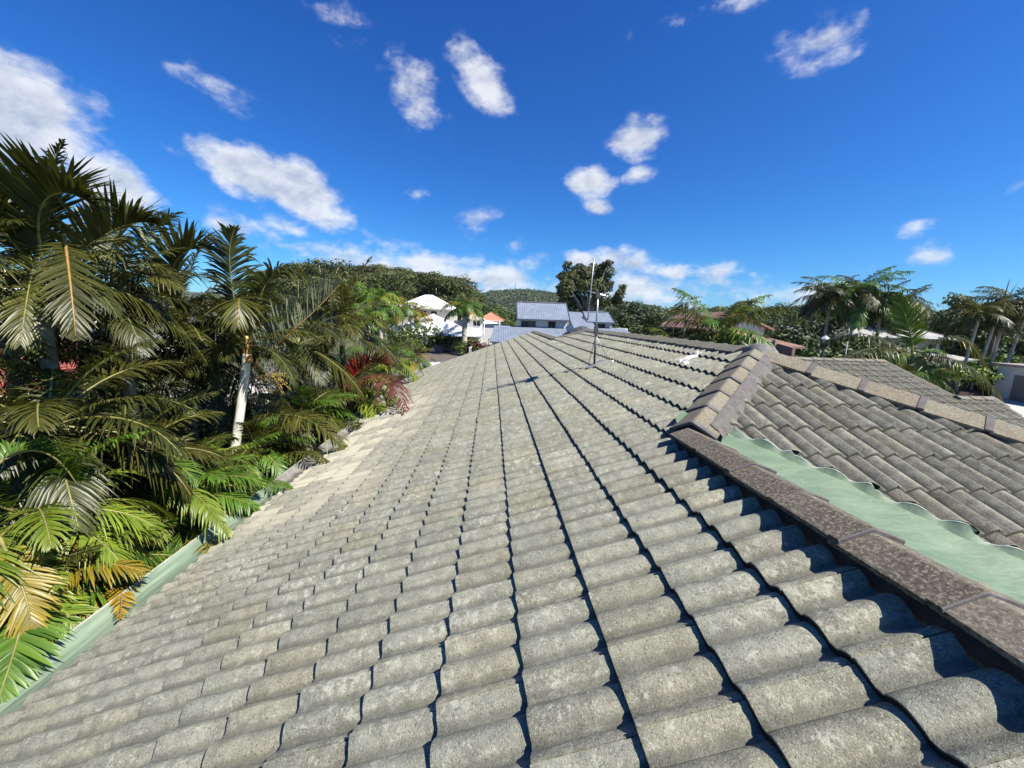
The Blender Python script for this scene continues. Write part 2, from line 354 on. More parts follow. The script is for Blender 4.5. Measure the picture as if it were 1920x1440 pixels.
house=thing('tiled_house','low house under the weathered grey concrete tile roof that fills the foreground','house',(0,0,0))
# slope A: rises to +x, courses along y
WA=np.array([0,1.,0]); SA=np.array([CS,0,TT*CS]); XB0=.1707; OA=np.array([XB0,.085,zA(XB0)])
EAVE=-2.92; EAV2=-3.42
lo=lambda x:((-1,0,0),-x); hi=lambda x:((1,0,0),x); ylo=lambda y:((0,-1,0),-y); yhi=lambda y:((0,1,0),y)
k_e=-10
regsA=[(k_e,5,-5,10,26,[hi(X1-.12),yhi(Y1)]+[lo(EAVE-.0)]),
 (k_e,10,8,16,18,[ylo(Y1),yhi(Y2),lo(EAVE),((1,-1,0),X1-Y1-.10)]),
 (k_e,10,13,31,10,[ylo(Y2),yhi(9.1),lo(EAVE),hi(X2)]),
 (k_e-1,10,29,42,8,[ylo(9.1),yhi(Y3),lo(EAV2),hi(X2)]),
 (k_e-1,10,39,45,8,[ylo(Y3),yhi(Y3B),lo(EAV2),((1,1,0),X2+Y3)]),
 (k_e-1,8,42,69,7,[ylo(Y3B),yhi(Y4),lo(EAV2),hi(X3)])]
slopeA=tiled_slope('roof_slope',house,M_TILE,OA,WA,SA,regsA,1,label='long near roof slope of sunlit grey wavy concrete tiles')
# slope B: hip end facing the camera, falls to -y
WB=np.array([1.,0,0]); SB=np.array([0,CS,TT*CS]); OB=np.array([.02,2.995-10*.3233,ZP+TT*(2.995-10*.3233-Y2)-.0])
VALC=X1+Y1+.55
tiled_slope('roof_slope',house,M_TILE2,OB,WB,SB,[(1,15,0,24,18,[((-1,1,0),Y1-X1-.15),((1,1,0),X2+Y2-.31),((-1,-1,0),-VALC)])],2,label='hip end slope of darker tiles beside the green valley',am=1.2,butt_shade=.0)
# slope C: behind the near ridge, and slope E behind the second hip (mostly out of sight)
zC=lambda x: zA(X1)-TT*(x-X1)
SC=np.array([-CS,0,TT*CS]); OC=np.array([X1+16*.3233,-1.5,zC(X1+16*.3233)])
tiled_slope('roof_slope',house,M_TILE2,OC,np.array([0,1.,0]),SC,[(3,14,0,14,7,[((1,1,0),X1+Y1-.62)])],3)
OE=np.array([X2+18*.3233,-2.,ZP-TT*18*.3233])
tiled_slope('roof_slope',house,M_TILE2,OE,np.array([0,1.,0]),SC,[(0,19,0,49,6,[lo(X2+.06),((-1,-1,0),-(X2+Y2+.02)),((-1,1,0),Y3-X2)])],4)
# far section: right-hand slope and the far hip end
zR=zA(X3); OFR=np.array([X3+14*.3233,Y3-.5,zR-TT*14*.3233])
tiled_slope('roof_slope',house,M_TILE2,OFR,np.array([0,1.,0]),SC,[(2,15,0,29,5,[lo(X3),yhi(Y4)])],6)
# slope D: right-hand wing facing the camera
YD=11.6; pD=P(1655,680,YD); ZD=pD[2]
def onD(px,py):
    d=ray(px,py); s=(ZD-TT*YD-H)/(d[2]-TT*d[1]); return CAM+d*s
h1a=pD; h1b=onD(1790,749); h2a=onD(1868,755); h2b=onD(1925,795)
xh=h1a[0]+h1a[1]; yr=h1b[1]; x2h=h2a[0]+h2a[1]
xv=X2+(ZP-ZD)/TT
OD=np.array([xv-.1,YD-22*.3233-.02,ZD-TT*22*.3233]); nD=int((h2b[0]+3-xv)/.3)
LH=lambda a,b: ((float(b[1]-a[1]),float(-(b[0]-a[0])),0),0)
def sideplane(a,b):                        # keep the side holding smaller x+y
    n=np.array([-(b[1]-a[1]),(b[0]-a[0]),0.]); n/=np.linalg.norm(n)
    if n[0]+n[1]<0: n=-n
    return (tuple(n),float(n@np.array([a[0],a[1],0.])))
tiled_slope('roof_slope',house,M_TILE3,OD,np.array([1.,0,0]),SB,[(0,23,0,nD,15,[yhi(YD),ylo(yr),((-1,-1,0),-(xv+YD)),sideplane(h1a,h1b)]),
  (0,23,0,nD+8,15,[yhi(yr),((-1,-1,0),-(xv+YD)),sideplane(h2a,h2b)])],5,label='far right wing slope of small looking tiles',am=1.25,butt_shade=-.1)
# plain hidden back faces of the wing, so it is closed from the side
mb=MB(); e1=(h1a+(h1b-h1a)*4.); 
mb.slab([(xv,YD,ZD-.02),tuple(h1a-[0,0,.02]),(h1a[0]+3,YD+3,ZD-3*TT),(xv,YD+3,ZD-3*TT)],.03)
mb.slab([tuple(h1a-[0,0,.02]),tuple(h1b-[0,0,.02]),(h1b[0]+2,h1b[1]+3,h1b[2]-3*TT),(h1a[0]+3,YD+3,ZD-3*TT)],.03)
mb.build('roof_back',M_TILE2,house)
# --- capping
def cap_mesh(L_=.40,hw=.145,drop=.085,th=.02,ridge_r=.03):
    # along +x ; lower end at x=0 ; profile across y ; apex z=0
    xs=[(0,.010),(.004,.014),(.045,.012),(.05,.004),(L_,-.006)]
    def prof(s,lift,inset=0):
        pts=[]
        for u in (-1,-.97,-.5,-.16,-.08,0,.08,.16,.5,.97,1):
            y=u*(hw-inset)*s; z=-drop*(abs(u)**1.12)+ (.0 if abs(u)>.16 else -.010*(1-abs(u)/.16)*0)
            z-= .006*(1-abs(u)/.16)**2*0
            if abs(u)<.16: z=-drop*(.16**1.12)*(abs(u)/.16)**2*1.0
            pts.append((y,z+lift))
        return pts
    V=[];n=11
    for x,l in xs: V+=[(x,y,z) for y,z in prof(1+l*1.2,l)]
    o=len(V)
    for x,l in xs: V+=[(x+.0,y,z-th) for y,z in prof(1+l*1.2,l,.004)]
    Fs=[]; m=len(xs)
    for a in range(m-1):
        for b in range(n-1):
            Fs.append((a*n+b,a*n+b+1,(a+1)*n+b+1,(a+1)*n+b)); Fs.append((o+a*n+b,o+(a+1)*n+b,o+(a+1)*n+b+1,o+a*n+b+1))
        Fs.append((a*n,(a+1)*n,o+(a+1)*n,o+a*n)); Fs.append((a*n+n-1,o+a*n+n-1,o+(a+1)*n+n-1,(a+1)*n+n-1))
    for b in range(n-1): Fs.append((b,o+b,o+b+1,b+1)); Fs.append(((m-1)*n+b,(m-1)*n+b+1,o+(m-1)*n+b+1,o+(m-1)*n+b))
    mb=MB(); mb.add(V,Fs); return mb.mesh('ridge_cap',M_CAPB,True,40)
CAPS={}
def ridge(a,b,mtl,lift=.10,pitch=.36,label=None,mort=M_MORT,steep=1.,rnd=5,hw=.145,drop=None,bed=.10):
    """caps laid from the low / near end a up to b"""
    a=Vector(a)+Vector((0,0,lift)); b=Vector(b)+Vector((0,0,lift)); d=b-a; Ln=d.length; d.normalize()
    drop=drop or .075; n=max(1,round(Ln/pitch)); pt=Ln/n; side=Vector((0,0,1)).cross(d).normalized(); upv=d.cross(side)
    drop_=drop or .075
    mb=MB(); w=bed; V=[]; Fs=[]; K=n*4
    for i in range(K+1):
        c=a+d*(Ln*i/K)
        for (u,z) in ((-1.,-lift-.01),(-1.,-drop*.75-.03),(-.5,-drop*.4-.03),(0,-.028),(.5,-drop*.4-.03),(1.,-drop*.75-.03),(1.,-lift-.01)):
            j=random.uniform(-.006,.006); V.append(c+side*(u*w+(j if abs(u)==1 else 0))+upv*(z-(.03 if abs(u)==1 and z<-.09 else 0)))
    for i in range(K):
        for b_ in range(6): Fs.append((i*7+b_,i*7+b_+1,(i+1)*7+b_+1,(i+1)*7+b_))
    mb.add(V,Fs); bedo=mb.build('ridge_capping',mort,house,True)
    if label: bedo['label']=label
    key=(mtl.name,round(hw,3),round(drop,3))
    if key not in CAPS:
        me=cap_mesh(hw=hw,drop=drop); me.materials.clear(); me.materials.append(mtl); me.materials.append(M_MORT)
        for p_ in me.polygons: p_.material_index=1 if p_.center.x<.052 and mtl.name!='grey_cap' and (mtl.name!='brown_speckled_cap' or p_.center.x<.006) else 0
        CAPS[key]=me
    rg=random.Random(rnd)
    for i in range(n):
        o=link('ridge_cap',CAPS[key],bedo)
        s_=side*-1
        Rm=Matrix((d,side,upv)).transposed().to_4x4()
        tw=Matrix.Rotation(rg.uniform(-.02,.02),4,'Z')@Matrix.Rotation(rg.uniform(-.008,.008)-.012,4,'Y')@Matrix.Rotation(rg.uniform(-.02,.02),4,'X')
        o.matrix_world=Matrix.Translation(a+d*(pt*i+rg.uniform(-.006,.006))+upv*rg.uniform(-.003,.003))@Rm@tw@Matrix.Diagonal((min(1.12,(pt+.045)/.40),1,1,1))
    return bedo
zz=zA(X1)
ridge((X1,-1.2,zz),(X1,Y1-.02,zz),M_CAPB,pitch=.365,label='near ridge of brown speckled caps along the dark shadow gap',hw=.14,drop=.05,lift=.115,bed=.085,mort=mat('shade_black_bedding',(.03,.027,.025),.95,.3,20,bump=.5))  # mortar bed coloured near black to paint in the shade under these caps
ridge((X1+.03,Y1+.03,zz+.012),(X2-.06,Y2-.06,ZP-.022),M_CAPT,pitch=.345,label='short hip of tan caps climbing to the peak',hw=.175,drop=.10,rnd=3,lift=.135)
ridge((X2+4.2-.09,Y2-4.2-.09,ZP-4.29*TT),(X2+.06,Y2-.16,ZP-.16*TT),M_CAPT,pitch=.42,label='right hip of pale tan caps',hw=.19,drop=.09,rnd=8,lift=.13)
ridge((X2,Y2+.25,ZP),(X2,Y3,ZP),M_CAPG,pitch=.37,label='high ridge of grey caps beyond the peak',drop=.07,rnd=4)
ridge((X3,Y3B+.1,zR),(X2-.02,Y3+.02,ZP),M_CAPG,pitch=.37,label='short far hip of grey caps',drop=.08)
ridge((X3,Y3B+.1,zR),(X3,Y4-.05,zR),M_CAPG,pitch=.37,label='far low ridge of grey caps',drop=.07)
ridge((xv,YD,ZD),(h1a[0],YD,ZD),M_CAPG,pitch=.34,label='ridge of the right wing',drop=.06,mort=M_MORTL)
e=h1a+(h1b-h1a)*1.0
ridge(tuple(h1b),tuple(h1a),M_CAPG,pitch=.40,label='sloping hip of the right wing',drop=.07)
ridge(tuple(h1b),(h2a[0],h1b[1],h1b[2]),M_CAPG,pitch=.40,label='lower short ridge of the right wing',drop=.06,mort=M_MORTL)
h2a2=np.array([h2a[0],h1b[1],h1b[2]])
ridge(tuple(h2a2+(h2b-h2a)*1.6),tuple(h2a2),M_CAPG,pitch=.40,label='last hip of the right wing',drop=.07)
# mortar dome over the peak
mb=MB(); V=[];Fs=[]; nn=16; rings=[(0,.152),(.05,.148),(.10,.128),(.15,.09),(.19,.0)]
for r_,z_ in rings:
    for k in range(nn):
        a=2*math.pi*k/nn; rr=r_*(1+.12*math.cos(3*a+.5)+random.uniform(-.04,.04)); V.append((X2+.01+rr*math.cos(a),Y2-.02+rr*math.sin(a),ZP+z_+random.uniform(-.004,.004)))
for i in range(len(rings)-1):
    for k in range(nn): Fs.append((i*nn+k,i*nn+(k+1)%nn,(i+1)*nn+(k+1)%nn,(i+1)*nn+k))
mb.add(V,Fs); o=mb.build('peak_mortar',mat('grey_mortar',(.135,.13,.118),.85,.35,14,bump=.6,bscale=30),house,True); 
# grey pointing along both hips on slope B
def pointing(a,b,sidev,w0,w1,mtl,zf,name='pointing',h0_=.075):
    mb=MB(); V=[];K=26
    a=np.array(a);b=np.array(b);s_=np.array(sidev,float);s_/=np.linalg.norm(s_)
    for i in range(K+1):
        c=a+(b-a)*i/K
        for j,(u,hz) in enumerate(((w0,h0_),((w0+w1)/2,h0_*.84),(w1+random.uniform(-.012,.012),h0_*.45))):
            p=c+s_*u; V.append((p[0],p[1],zf(p[0],p[1])+hz+random.uniform(-.003,.003)))
    Fs=[(i*3+j,i*3+j+1,(i+1)*3+j+1,(i+1)*3+j) for i in range(K) for j in range(2)]
    mb.add(V,Fs); return mb.build(name,mtl,house,True)
zB=lambda x,y: ZP+TT*(y-Y2)
M_PT=mat('grey_pointing',(.092,.084,.074),.85,.3,14,bump=.5,bscale=40)
pointing((X1+.12,Y1+.12,0),(X2,Y2,0),(1,-1,0),.10,.215,M_PT,zB,h0_=.12)
pointing((X2+4.11,Y2-4.29,0),(X2-.04,Y2-.14,0),(-1,-1,0),.07,.125,mat('hip_pointing',(.16,.145,.135),.9,.3,12,bump=.5),zB,h0_=.06)
# green painted valley tray: V-shaped sheet along the valley, turned up under the tiles of slope B
zCf=lambda x,y: zA(X1)-TT*(x-X1)
V=[];Fs=[]; K=60; J=26
for i in range(K+1):
    s_=i/K*4.6-.13; c=np.array([X1+.0+s_,Y1-s_])
    for j in range(J+1):
        u=-.62+(1.10)*j/J; uu=u
        x=c[0]+uu*.7071; y=c[1]+uu*.7071
        if x<X1+.02: x=X1+.02
        zb,zc=zB(x,y),zCf(x,y); z=max(zb,zc) if True else 0
        # soft fold at the valley line and lapping wrinkles
        z=zb if u>0 else zc
        z+= .02*math.exp(-(u/.06)**2)+.018
        z+= .008*math.sin(s_*9+u*6)*math.exp(-((u-.15)/.25)**2)+.006*math.sin(s_*21+3*u)
        if u>.36: z-=.25*(u-.36)
        V.append((x,y,z))
Fs=[(i*(J+1)+j,i*(J+1)+j+1,(i+1)*(J+1)+j+1,(i+1)*(J+1)+j) for i in range(K) for j in range(J)]
mb=MB(); mb.add(V,Fs); mb.build('valley_tray',M_GREEN,house,True)['label']='pale green painted valley lining with soft wrinkles'
# crumbled pale mortar between near ridge caps and green lining
V=[];K=80
for i in range(K+1):
    y=-1.2+(Y1+1.0)*i/K; w_=.165+.035*math.sin(i*.9)*math.sin(i*.37)+random.uniform(-.012,.012)
    V+=[(X1+.10,y,zz+.035),(X1+.15,y,zz+.02+random.uniform(-.006,.006)),(X1+w_+.04,y,zz-TT*(w_+.04)+.012)]
Fs=[(i*3+j,i*3+j+1,(i+1)*3+j+1,(i+1)*3+j) for i in range(K) for j in range(2)]
mb=MB(); mb.add(V,Fs); mb.build('crumbled_mortar',M_MORTL,house,True)
# white ragged sealant along the cut tiles
V=[];K=260
def topB(x,y):
    s_=(y-(2.995-10*.3233))/.3233; fr=s_-math.floor(s_); return zB(x,y)+(.040-.028*fr+float(roll(np.array(x-.02))))/CS
V2=[]
for i in range(K+1):
    s_=-.02+i/K*4.2; x=X1+.275+s_; y=Y1+.275-s_; z=topB(x,y); of=random.uniform(-.003,.003); h_=.003+.002*math.sin(i*.7)
    V+=[(x-.005+of,y-.005+of,z-h_),(x-.004+of,y-.004+of,z-.001),(x+.002,y+.002,z+.001)]
    V2+=[(x-.06,y-.06,zB(x-.06,y-.06)-.02),(x-.02,y-.02,zB(x,y)+.5*(z-zB(x,y))*.6+.002),(x-.004+of,y-.004+of,z-h_)]
Fs=[(i*3+j,i*3+j+1,(i+1)*3+j+1,(i+1)*3+j) for i in range(K) for j in range(2)]
mb=MB(); mb.add(V,Fs); mb.build('membrane_edge',mat('pale_green_edge',(.33,.38,.31),.7),house,True)
mb=MB(); mb.add(V2,Fs); mb.build('membrane_upstand',M_GREEN,house,True)
# eave gutter with green lining, then bare metal
def gutter(y0,y1,xe,mtl,name,lab):
    prof=[(xe+.10,-.012),(xe-.02,-.03),(xe-.08,-.062),(xe-.15,-.07),(xe-.17,-.082),(xe-.24,-.09),(xe-.31,-.075),(xe-.35,-.04),(xe-.365,-.035),(xe-.375,-.045),(xe-.375,-.20),(xe-.05,-.22)]
    V=[];K=max(2,int((y1-y0)/.15))
    for i in range(K+1):
        y=y0+(y1-y0)*i/K
        for j,(x,z) in enumerate(prof):
            wv=.006*math.sin(y*5+j)+.004*math.sin(y*13+j*2) if j<6 else 0
            V.append((x+ (0.004*math.sin(y*7) if j>6 else 0),y,zA(xe)+.02+z+wv))
    n=len(prof); Fs=[(i*n+j,i*n+j+1,(i+1)*n+j+1,(i+1)*n+j) for i in range(K) for j in range(n-1)]
    mb=MB(); mb.add(V,Fs); o=mb.build(name,mtl,house,True,50); o['label']=lab; return o
def lining():
    q=T('pale_green_lining'); co=q.n('ShaderNodeTexCoord').outputs['Object']; mp=q.n('ShaderNodeMapping'); q.l(co,mp.inputs[0]); mp.inputs['Scale'].default_value=(9,.7,9)
    a=q.noise(mp.outputs[0],2.5,5,.65); b=q.noise(co,60,4,.7); col=q.mix(q.ss(a,.35,.68),(.125,.17,.115),(.21,.27,.19)); col=q.mix(q.math('MULTIPLY',q.ss(b,.6,.7),.5),col,(.09,.10,.07))
    q.l(col,q.b.inputs['Base Color']); q.b.inputs['Roughness'].default_value=.6; q.l(q.bump(a,.3,.02),q.b.inputs['Normal']); return q.m
M_GREENP=lining()
gutter(-1.5,5.7,EAVE,M_GREENP,'gutter','pale green lined eave gutter under the palms')
M_GALV=mat('weathered_galvanised',(.17,.165,.145),.7,.45,6)
gutter(5.7,9.1,EAVE,M_GALV,'gutter','bare metal eave gutter'); gutter(9.1,Y4,EAV2,M_GALV,'gutter','far metal gutter')
mb=MB(); mb.tube([(EAVE-.372,-1.5,zA(EAVE)-.02),(EAVE-.372,9.1,zA(EAVE)-.02)],.012,8); mb.build('gutter_bead',mat('pale_bead',(.30,.30,.24),.6,.3,9),house,True)
# barge capping on the far verge
V=[];mb=MB(); 
a=np.array([EAV2,Y4,zA(EAV2)]);b=np.array([X3,Y4,zA(X3)])
for i in range(16):
    p=a+(b-a)*i/16; q=a+(b-a)*(i+1.1)/16; mb.slab([(p[0],Y4-.10,p[2]+.075),(q[0],Y4-.10,q[2]+.088),(q[0],Y4+.08,q[2]+.078),(p[0],Y4+.08,p[2]+.065)],.03)
mb.slab([tuple(a+[0,.07,.04]),tuple(b+[0,.07,.04]),tuple(b+[0,.07,-.2]),tuple(a+[0,.07,-.2])],.02)
mb.build('barge_capping',M_MORTL,house)
# walls below
mb=MB(); ze=zA(EAVE)-.1; mb.box((EAVE+.35,-2,0),(X1+3.2,Y4-.4,ze-.05)); mb.box((xv-1,YD-6.2,0),(h2b[0]-.5,YD+2.,ze-.15)); mb.build('wall',mat('pale_render',(.55,.52,.46),.85,.1,3),house)
mb=MB(); mb.slab([(EAVE-.0,-2,ze-.04),(EAVE+.5,-2,ze-.04),(EAVE+.5,Y4,ze-.04),(EAVE,Y4,ze-.04)],.02); mb.build('soffit',mat('soffit_paint',(.6,.58,.54),.8),house)
# repair patches of white sealant on the upper slope
def patch(cx,cyy,lx,ly,sd_):
    rg=random.Random(sd_); mb=MB(); V=[];n=12
    ring=[(cx+math.cos(2*math.pi*k/n)*lx*rg.uniform(.7,1.1),cyy+math.sin(2*math.pi*k/n)*ly*rg.uniform(.7,1.1)) for k in range(n)]
    def zt(x,y): 
        s_=(x-XB0)/.3233; fr=s_-math.floor(s_); return zA(x)+(.040-.028*fr+float(roll(np.array(y-.085))))/CS+.006
    for f_ in (0,.5,.85,1.): 
        for (x,y) in ring:
            X=cx+(x-cx)*f_;Y=cyy+(y-cyy)*f_; V.append((X,Y,zt(X,Y)+(.006 if f_<1 else -.012)))
    Fs=[(i*n+k,i*n+(k+1)%n,(i+1)*n+(k+1)%n,(i+1)*n+k) for i in range(3) for k in range(n)]
    mb.add(V,Fs); mb.build('sealant_patch',M_WHITEM,house,True)
def onA(px,py):
    d=ray(px,py); s=(-1.4443)/(d[2]-TT*d[0]); return CAM+d*s
for (px,py,lx,ly,s_) in ((1293,674,.16,.10,1),(1302,668,.05,.10,2),(1273,682,.04,.06,3),(1284,686,.05,.05,4),(1148,680,.03,.03,5),(951,660,.13,.012,6),(853,673+4,.10,.015,7)):
    p=onA(px,py); patch(p[0],p[1],lx,ly,s_)
# ------------------------------------------------------------------ antenna
ab=onA(1114,688); az0=ab[2]+.05
ant=thing('tv_antenna','thin metal aerial mast with a comb-like boom standing on the grey tiled roof','antenna',(ab[0],ab[1],az0))
tp=P(1121.5,550,ab[1]); hM=tp[2]-az0
M_GAL2=mat('galvanised_tube',(.42,.43,.44),.4,.15,20,metal=.7); M_BLK=mat('dark_aerial_metal',(.08,.08,.085),.5,.2,20,metal=.4)
mb=MB(); lean=(tp[0]-ab[0])/hM
q=lambda h_:(lean*h_,0,h_)
mb.tube([q(0),q(hM*.42)],.019,10); mb.build('mast',M_BLK,ant,True); mb=MB(); mb.tube([q(hM*.40),q(hM)],.015,10); mb.build('mast',M_GAL2,ant,True)
mb=MB(); mb.box((-.16,-.05,-.012),(.20,.05,-.004)); mb.box((-.16,-.05,-.03),(-.10,.05,-.012)); me=mb.build('base_plate',M_GAL2,ant); me.rotation_euler=(0,-math.atan(TT),.5); me['label']='pale bent mounting plate'
mb=MB(); mb.tube([q(hM*.40),(.27,.12,.09)],.007,6); mb.build('brace',M_GAL2,ant,True)
mb=MB(); mb.tube([q(hM*.40),(-.05,.2,-.01)],.007,6); mb.build('brace',M_GAL2,ant,True)
mb=MB(); z_=hM*.52; mb.box((lean*z_-.03,-.03,z_-.12),(lean*z_+.03,.03,z_+.03)); mb.build('clamp_box',M_BLK,ant)
z0_=np.array([ab[0],ab[1],az0])
E1=Vector(P(1102,600,6.82)-z0_); E2=Vector(P(1114,484,6.70)-z0_); bd=(E2-E1); bl=bd.length; bd.normalize()
sdv=Vector((.26,.97,.0)); sdv=(sdv-bd*sdv.dot(bd)).normalized(); c0=Vector(q(hM))
mb=MB(); mb.tube([E1,E2],.010,8); mb.build('boom',M_GAL2,ant,True)
for i in range(20):
    c_=E1+bd*(bl*(.10+.88*i/19)); l_=.165-.003*i; mb=MB(); mb.tube([c_-sdv*l_,c_+sdv*l_],.0075,5); mb.build('element',M_GAL2,ant)
for s_ in (-1,1):
    c_=E1+bd*.0; mb=MB(); mb.slab([c_+sdv*s_*.03,c_+sdv*s_*.20,c_+sdv*s_*.20+Vector((-.10,.0,.05)),c_+sdv*s_*.03+Vector((-.10,0,.05))],.006); mb.build('reflector',M_BLK,ant)
cA=E1+bd*(bl*.46); mb=MB(); mb.tube([cA+Vector((-.06,0,.02)),c0+Vector((0,0,-.01)),c0+Vector((.13,.02,-.03))],.010,6); mb.build('cross_arm',M_GAL2,ant)
mb=MB(); mb.box((c0.x-.03,c0.y-.04,c0.z-.07),(c0.x+.03,c0.y+.04,c0.z+.015)); mb.build('clamp_box',M_BLK,ant)

# fallen leaves in the gutter and on the lower tiles
rg=np.random.default_rng(9); nlf=260; V=[];A=[]
for i in range(nlf):
    y=rg.uniform(4.5,19.); g_=rg.random()<.6; xe_=EAVE if y<9.1 else EAV2
    x=xe_-rg.uniform(.02,.32) if g_ else xe_+abs(rg.normal(0,.6)); z=(zA(xe_)-.045-.2*(xe_-x)*.5+.02) if g_ else zA(x)+.055
    a_=rg.uniform(0,6.28); l_=rg.uniform(.012,.035); w_=min(.014,l_*.35)
    d=np.array([math.cos(a_),math.sin(a_),TT*math.cos(a_) if not g_ else 0.]); n_=np.array([-math.sin(a_),math.cos(a_),0]); c=np.array([x,y,z])
    V+=[c-d*l_,c-n_*w_+[0,0,.006],c+d*l_,c+n_*w_+[0,0,.004]]; A+=[[rg.random()]*3]*4
tag(link('leaf_litter',newmesh('leaf_litter',np.array(V),np.arange(4*nlf).reshape(-1,4),[leaf_material('dry_brown_leaf',(.05,.03,.015),(.22,.13,.05),.7,.1)],False,None,('lf',np.array(A)))),kind='stuff')

# ------------------------------------------------------------------ ground, roads, hills
def flat(name,poly,z,m,kind='structure'):
    mb=MB(); mb.add([(x,y,z) for x,y in poly],[list(range(len(poly)))]); return tag(mb.build(name,m),kind=kind)
M_GRASS=mat('dry_green_grass',(.045,.065,.02),.95,.4,.35,col2=(.10,.11,.04)); M_ROAD=mat('dusty_brown_asphalt',(.095,.078,.067),.9,.12,.8,bump=.2,bscale=30)
M_CONC=mat('pale_concrete_paving',(.42,.40,.36),.85,.1,1.2); 
n=64; V=[(0,0,0)]+[(4500*math.cos(2*math.pi*k/n),4500*math.sin(2*math.pi*k/n),0) for k in range(n)]
mb=MB(); mb.add(V,[(0,1+k,1+(k+1)%n) for k in range(n)]); tag(mb.build('ground',M_GRASS),kind='structure')
g=lambda px,py:tuple(G(px,py)[:2])
a,b=g(700,653),g(905,658)
flat('road',[a,b,(b[0]+14,b[1]-6),(6,26),(-16,22),(-30,34)],.004,M_ROAD)
flat('pavement',[g(700,650),g(960,655),(g(960,655)[0],g(960,655)[1]-1.2),(g(700,653)[0],g(700,653)[1]-.6)],.12,M_CONC)
flat('driveway',[g(1830,742),g(1925,752),(60,34),(60,15),(20,13),(22,24)],.006,M_CONC)
def hill(name,prof,D,depth,m,seed,h0=0.,bumpy=0.):
    """terrain ridge whose skyline passes through the given pixels at distance D"""
    rg=random.Random(seed); mb=MB(); V=[]; pts=[]
    for i in range(len(prof)-1):
        (x0,y0),(x1,y1)=prof[i],prof[i+1]; k=max(2,int(abs(x1-x0)/6))
        for j in range(k): pts.append((x0+(x1-x0)*j/k,y0+(y1-y0)*j/k))
    pts.append(prof[-1]); nr=9
    for (px,py) in pts:
        t=PD(px,py,D); u=np.array([t[0],t[1]])/D; zt=max(1.,t[2]); jit=rg.uniform(-1,1)*bumpy
        for r_ in range(nr):
            f_=(r_-5)/5.; zz_=max(-2.,(zt+jit)*(1-(abs(f_))**1.6)) if r_!=5 else zt+jit
            if r_==0: zz_=-2
            q_=u*(D+f_*depth); V.append((q_[0],q_[1],zz_))
    Fs=[(i*nr+j,i*nr+j+1,(i+1)*nr+j+1,(i+1)*nr+j) for i in range(len(pts)-1) for j in range(nr-1)]
    mb.add(V,Fs); return tag(mb.build(name,m,None,True),kind='structure')
M_HILL=mat('distant_wooded_slope',(.035,.05,.028),1,.5,.02,col2=(.075,.095,.05))
M_HILLN=mat('near_wooded_slope',(.03,.045,.018),1,.4,.1)
hill('hill',[(880,580),(905,557),(930,551),(985,549),(1040,556),(1080,562),(1140,568),(1240,583),(1330,590),(1420,596)],1500,500,M_HILL,1)
hill('hill',[(1200,590),(1260,585),(1400,586),(1500,584),(1640,592),(1760,598),(1960,604)],900,300,M_HILL,2)
hill('hill',[(-120,528),(0,530),(80,532),(180,538),(300,545),(420,550),(520,556)],1300,400,M_HILL,3)
hill('hill',[(430,565),(520,545),(600,538),(700,536),(780,540),(850,556),(900,585)],165,60,M_HILLN,4)
# ------------------------------------------------------------------ building helpers
M_ROOFW=mat('white_metal_roof',(.80,.79,.76),.45,.04,2); M_WALLG=mat('warm_grey_render',(.36,.335,.31),.85,.06,2); M_WALLW=mat('white_render',(.60,.59,.57),.8,.05,2)
M_GLASS=mat('dark_window_glass',(.02,.025,.03),.08,0,spec=.8); M_FRAME=mat('white_window_frame',(.7,.7,.68),.5); M_FDK=mat('dark_frame',(.04,.04,.045),.5)
M_FASC=mat('dark_blue_fascia',(.05,.07,.10),.5); M_GREYR=mat('dark_grey_roof',(.12,.125,.135),.6,.15,4)
def tile_roof_mat(name,c,mort,sx=.3,sy=.33,rough=.6,bmp=.6):
    q=T(name); co=q.n('ShaderNodeTexCoord').outputs['UV']
    mp=q.n('ShaderNodeMapping'); q.l(co,mp.inputs[0]); br=q.n('ShaderNodeTexBrick'); br.offset=.0; br.inputs['Scale'].default_value=1
    q.l(mp.outputs[0],br.inputs['Vector']); br.inputs['Brick Width'].default_value=sx; br.inputs['Row Height'].default_value=sy; br.inputs['Mortar Size'].default_value=.035; br.inputs['Mortar Smooth'].default_value=.6
    br.inputs['Color1'].default_value=(*c,1); br.inputs['Color2'].default_value=(*[v*.82 for v in c],1); br.inputs['Mortar'].default_value=(*mort,1)
    nn_=q.noise(q.n('ShaderNodeTexCoord').outputs['Object'],1.2,5,.6); col=q.mix(q.ss(nn_,.4,.7,0,.35),br.outputs['Color'],tuple(min(1,v*1.35) for v in c))
    q.l(col,q.b.inputs['Base Color']); q.b.inputs['Roughness'].default_value=rough
    nb=q.bump(br.outputs['Fac'],-bmp if False else bmp,.03); q.t.nodes[nb.node.name].invert=True; q.l(nb,q.b.inputs['Normal']); return q.m
M_BLUE=tile_roof_mat('blue_grey_tiles',(.185,.215,.27),(.085,.10,.125)); M_TERRA=tile_roof_mat('terracotta_tiles',(.28,.16,.11),(.15,.075,.05)); M_ORNG=tile_roof_mat('orange_tiles',(.48,.20,.12),(.30,.12,.075))
M_REDR=tile_roof_mat('red_tiles',(.30,.075,.05),(.15,.035,.028)); M_GRT=tile_roof_mat('pale_grey_tiles',(.36,.35,.325),(.2,.195,.185)); M_DARKT=tile_roof_mat('charcoal_tiles',(.07,.07,.075),(.02,.02,.022)); M_SLATE=tile_roof_mat('grey_tiles',(.13,.135,.145),(.07,.07,.08))
M_BRICK=tile_roof_mat('red_brown_brick',(.23,.105,.075),(.17,.12,.10),.24,.086,.9,.3)
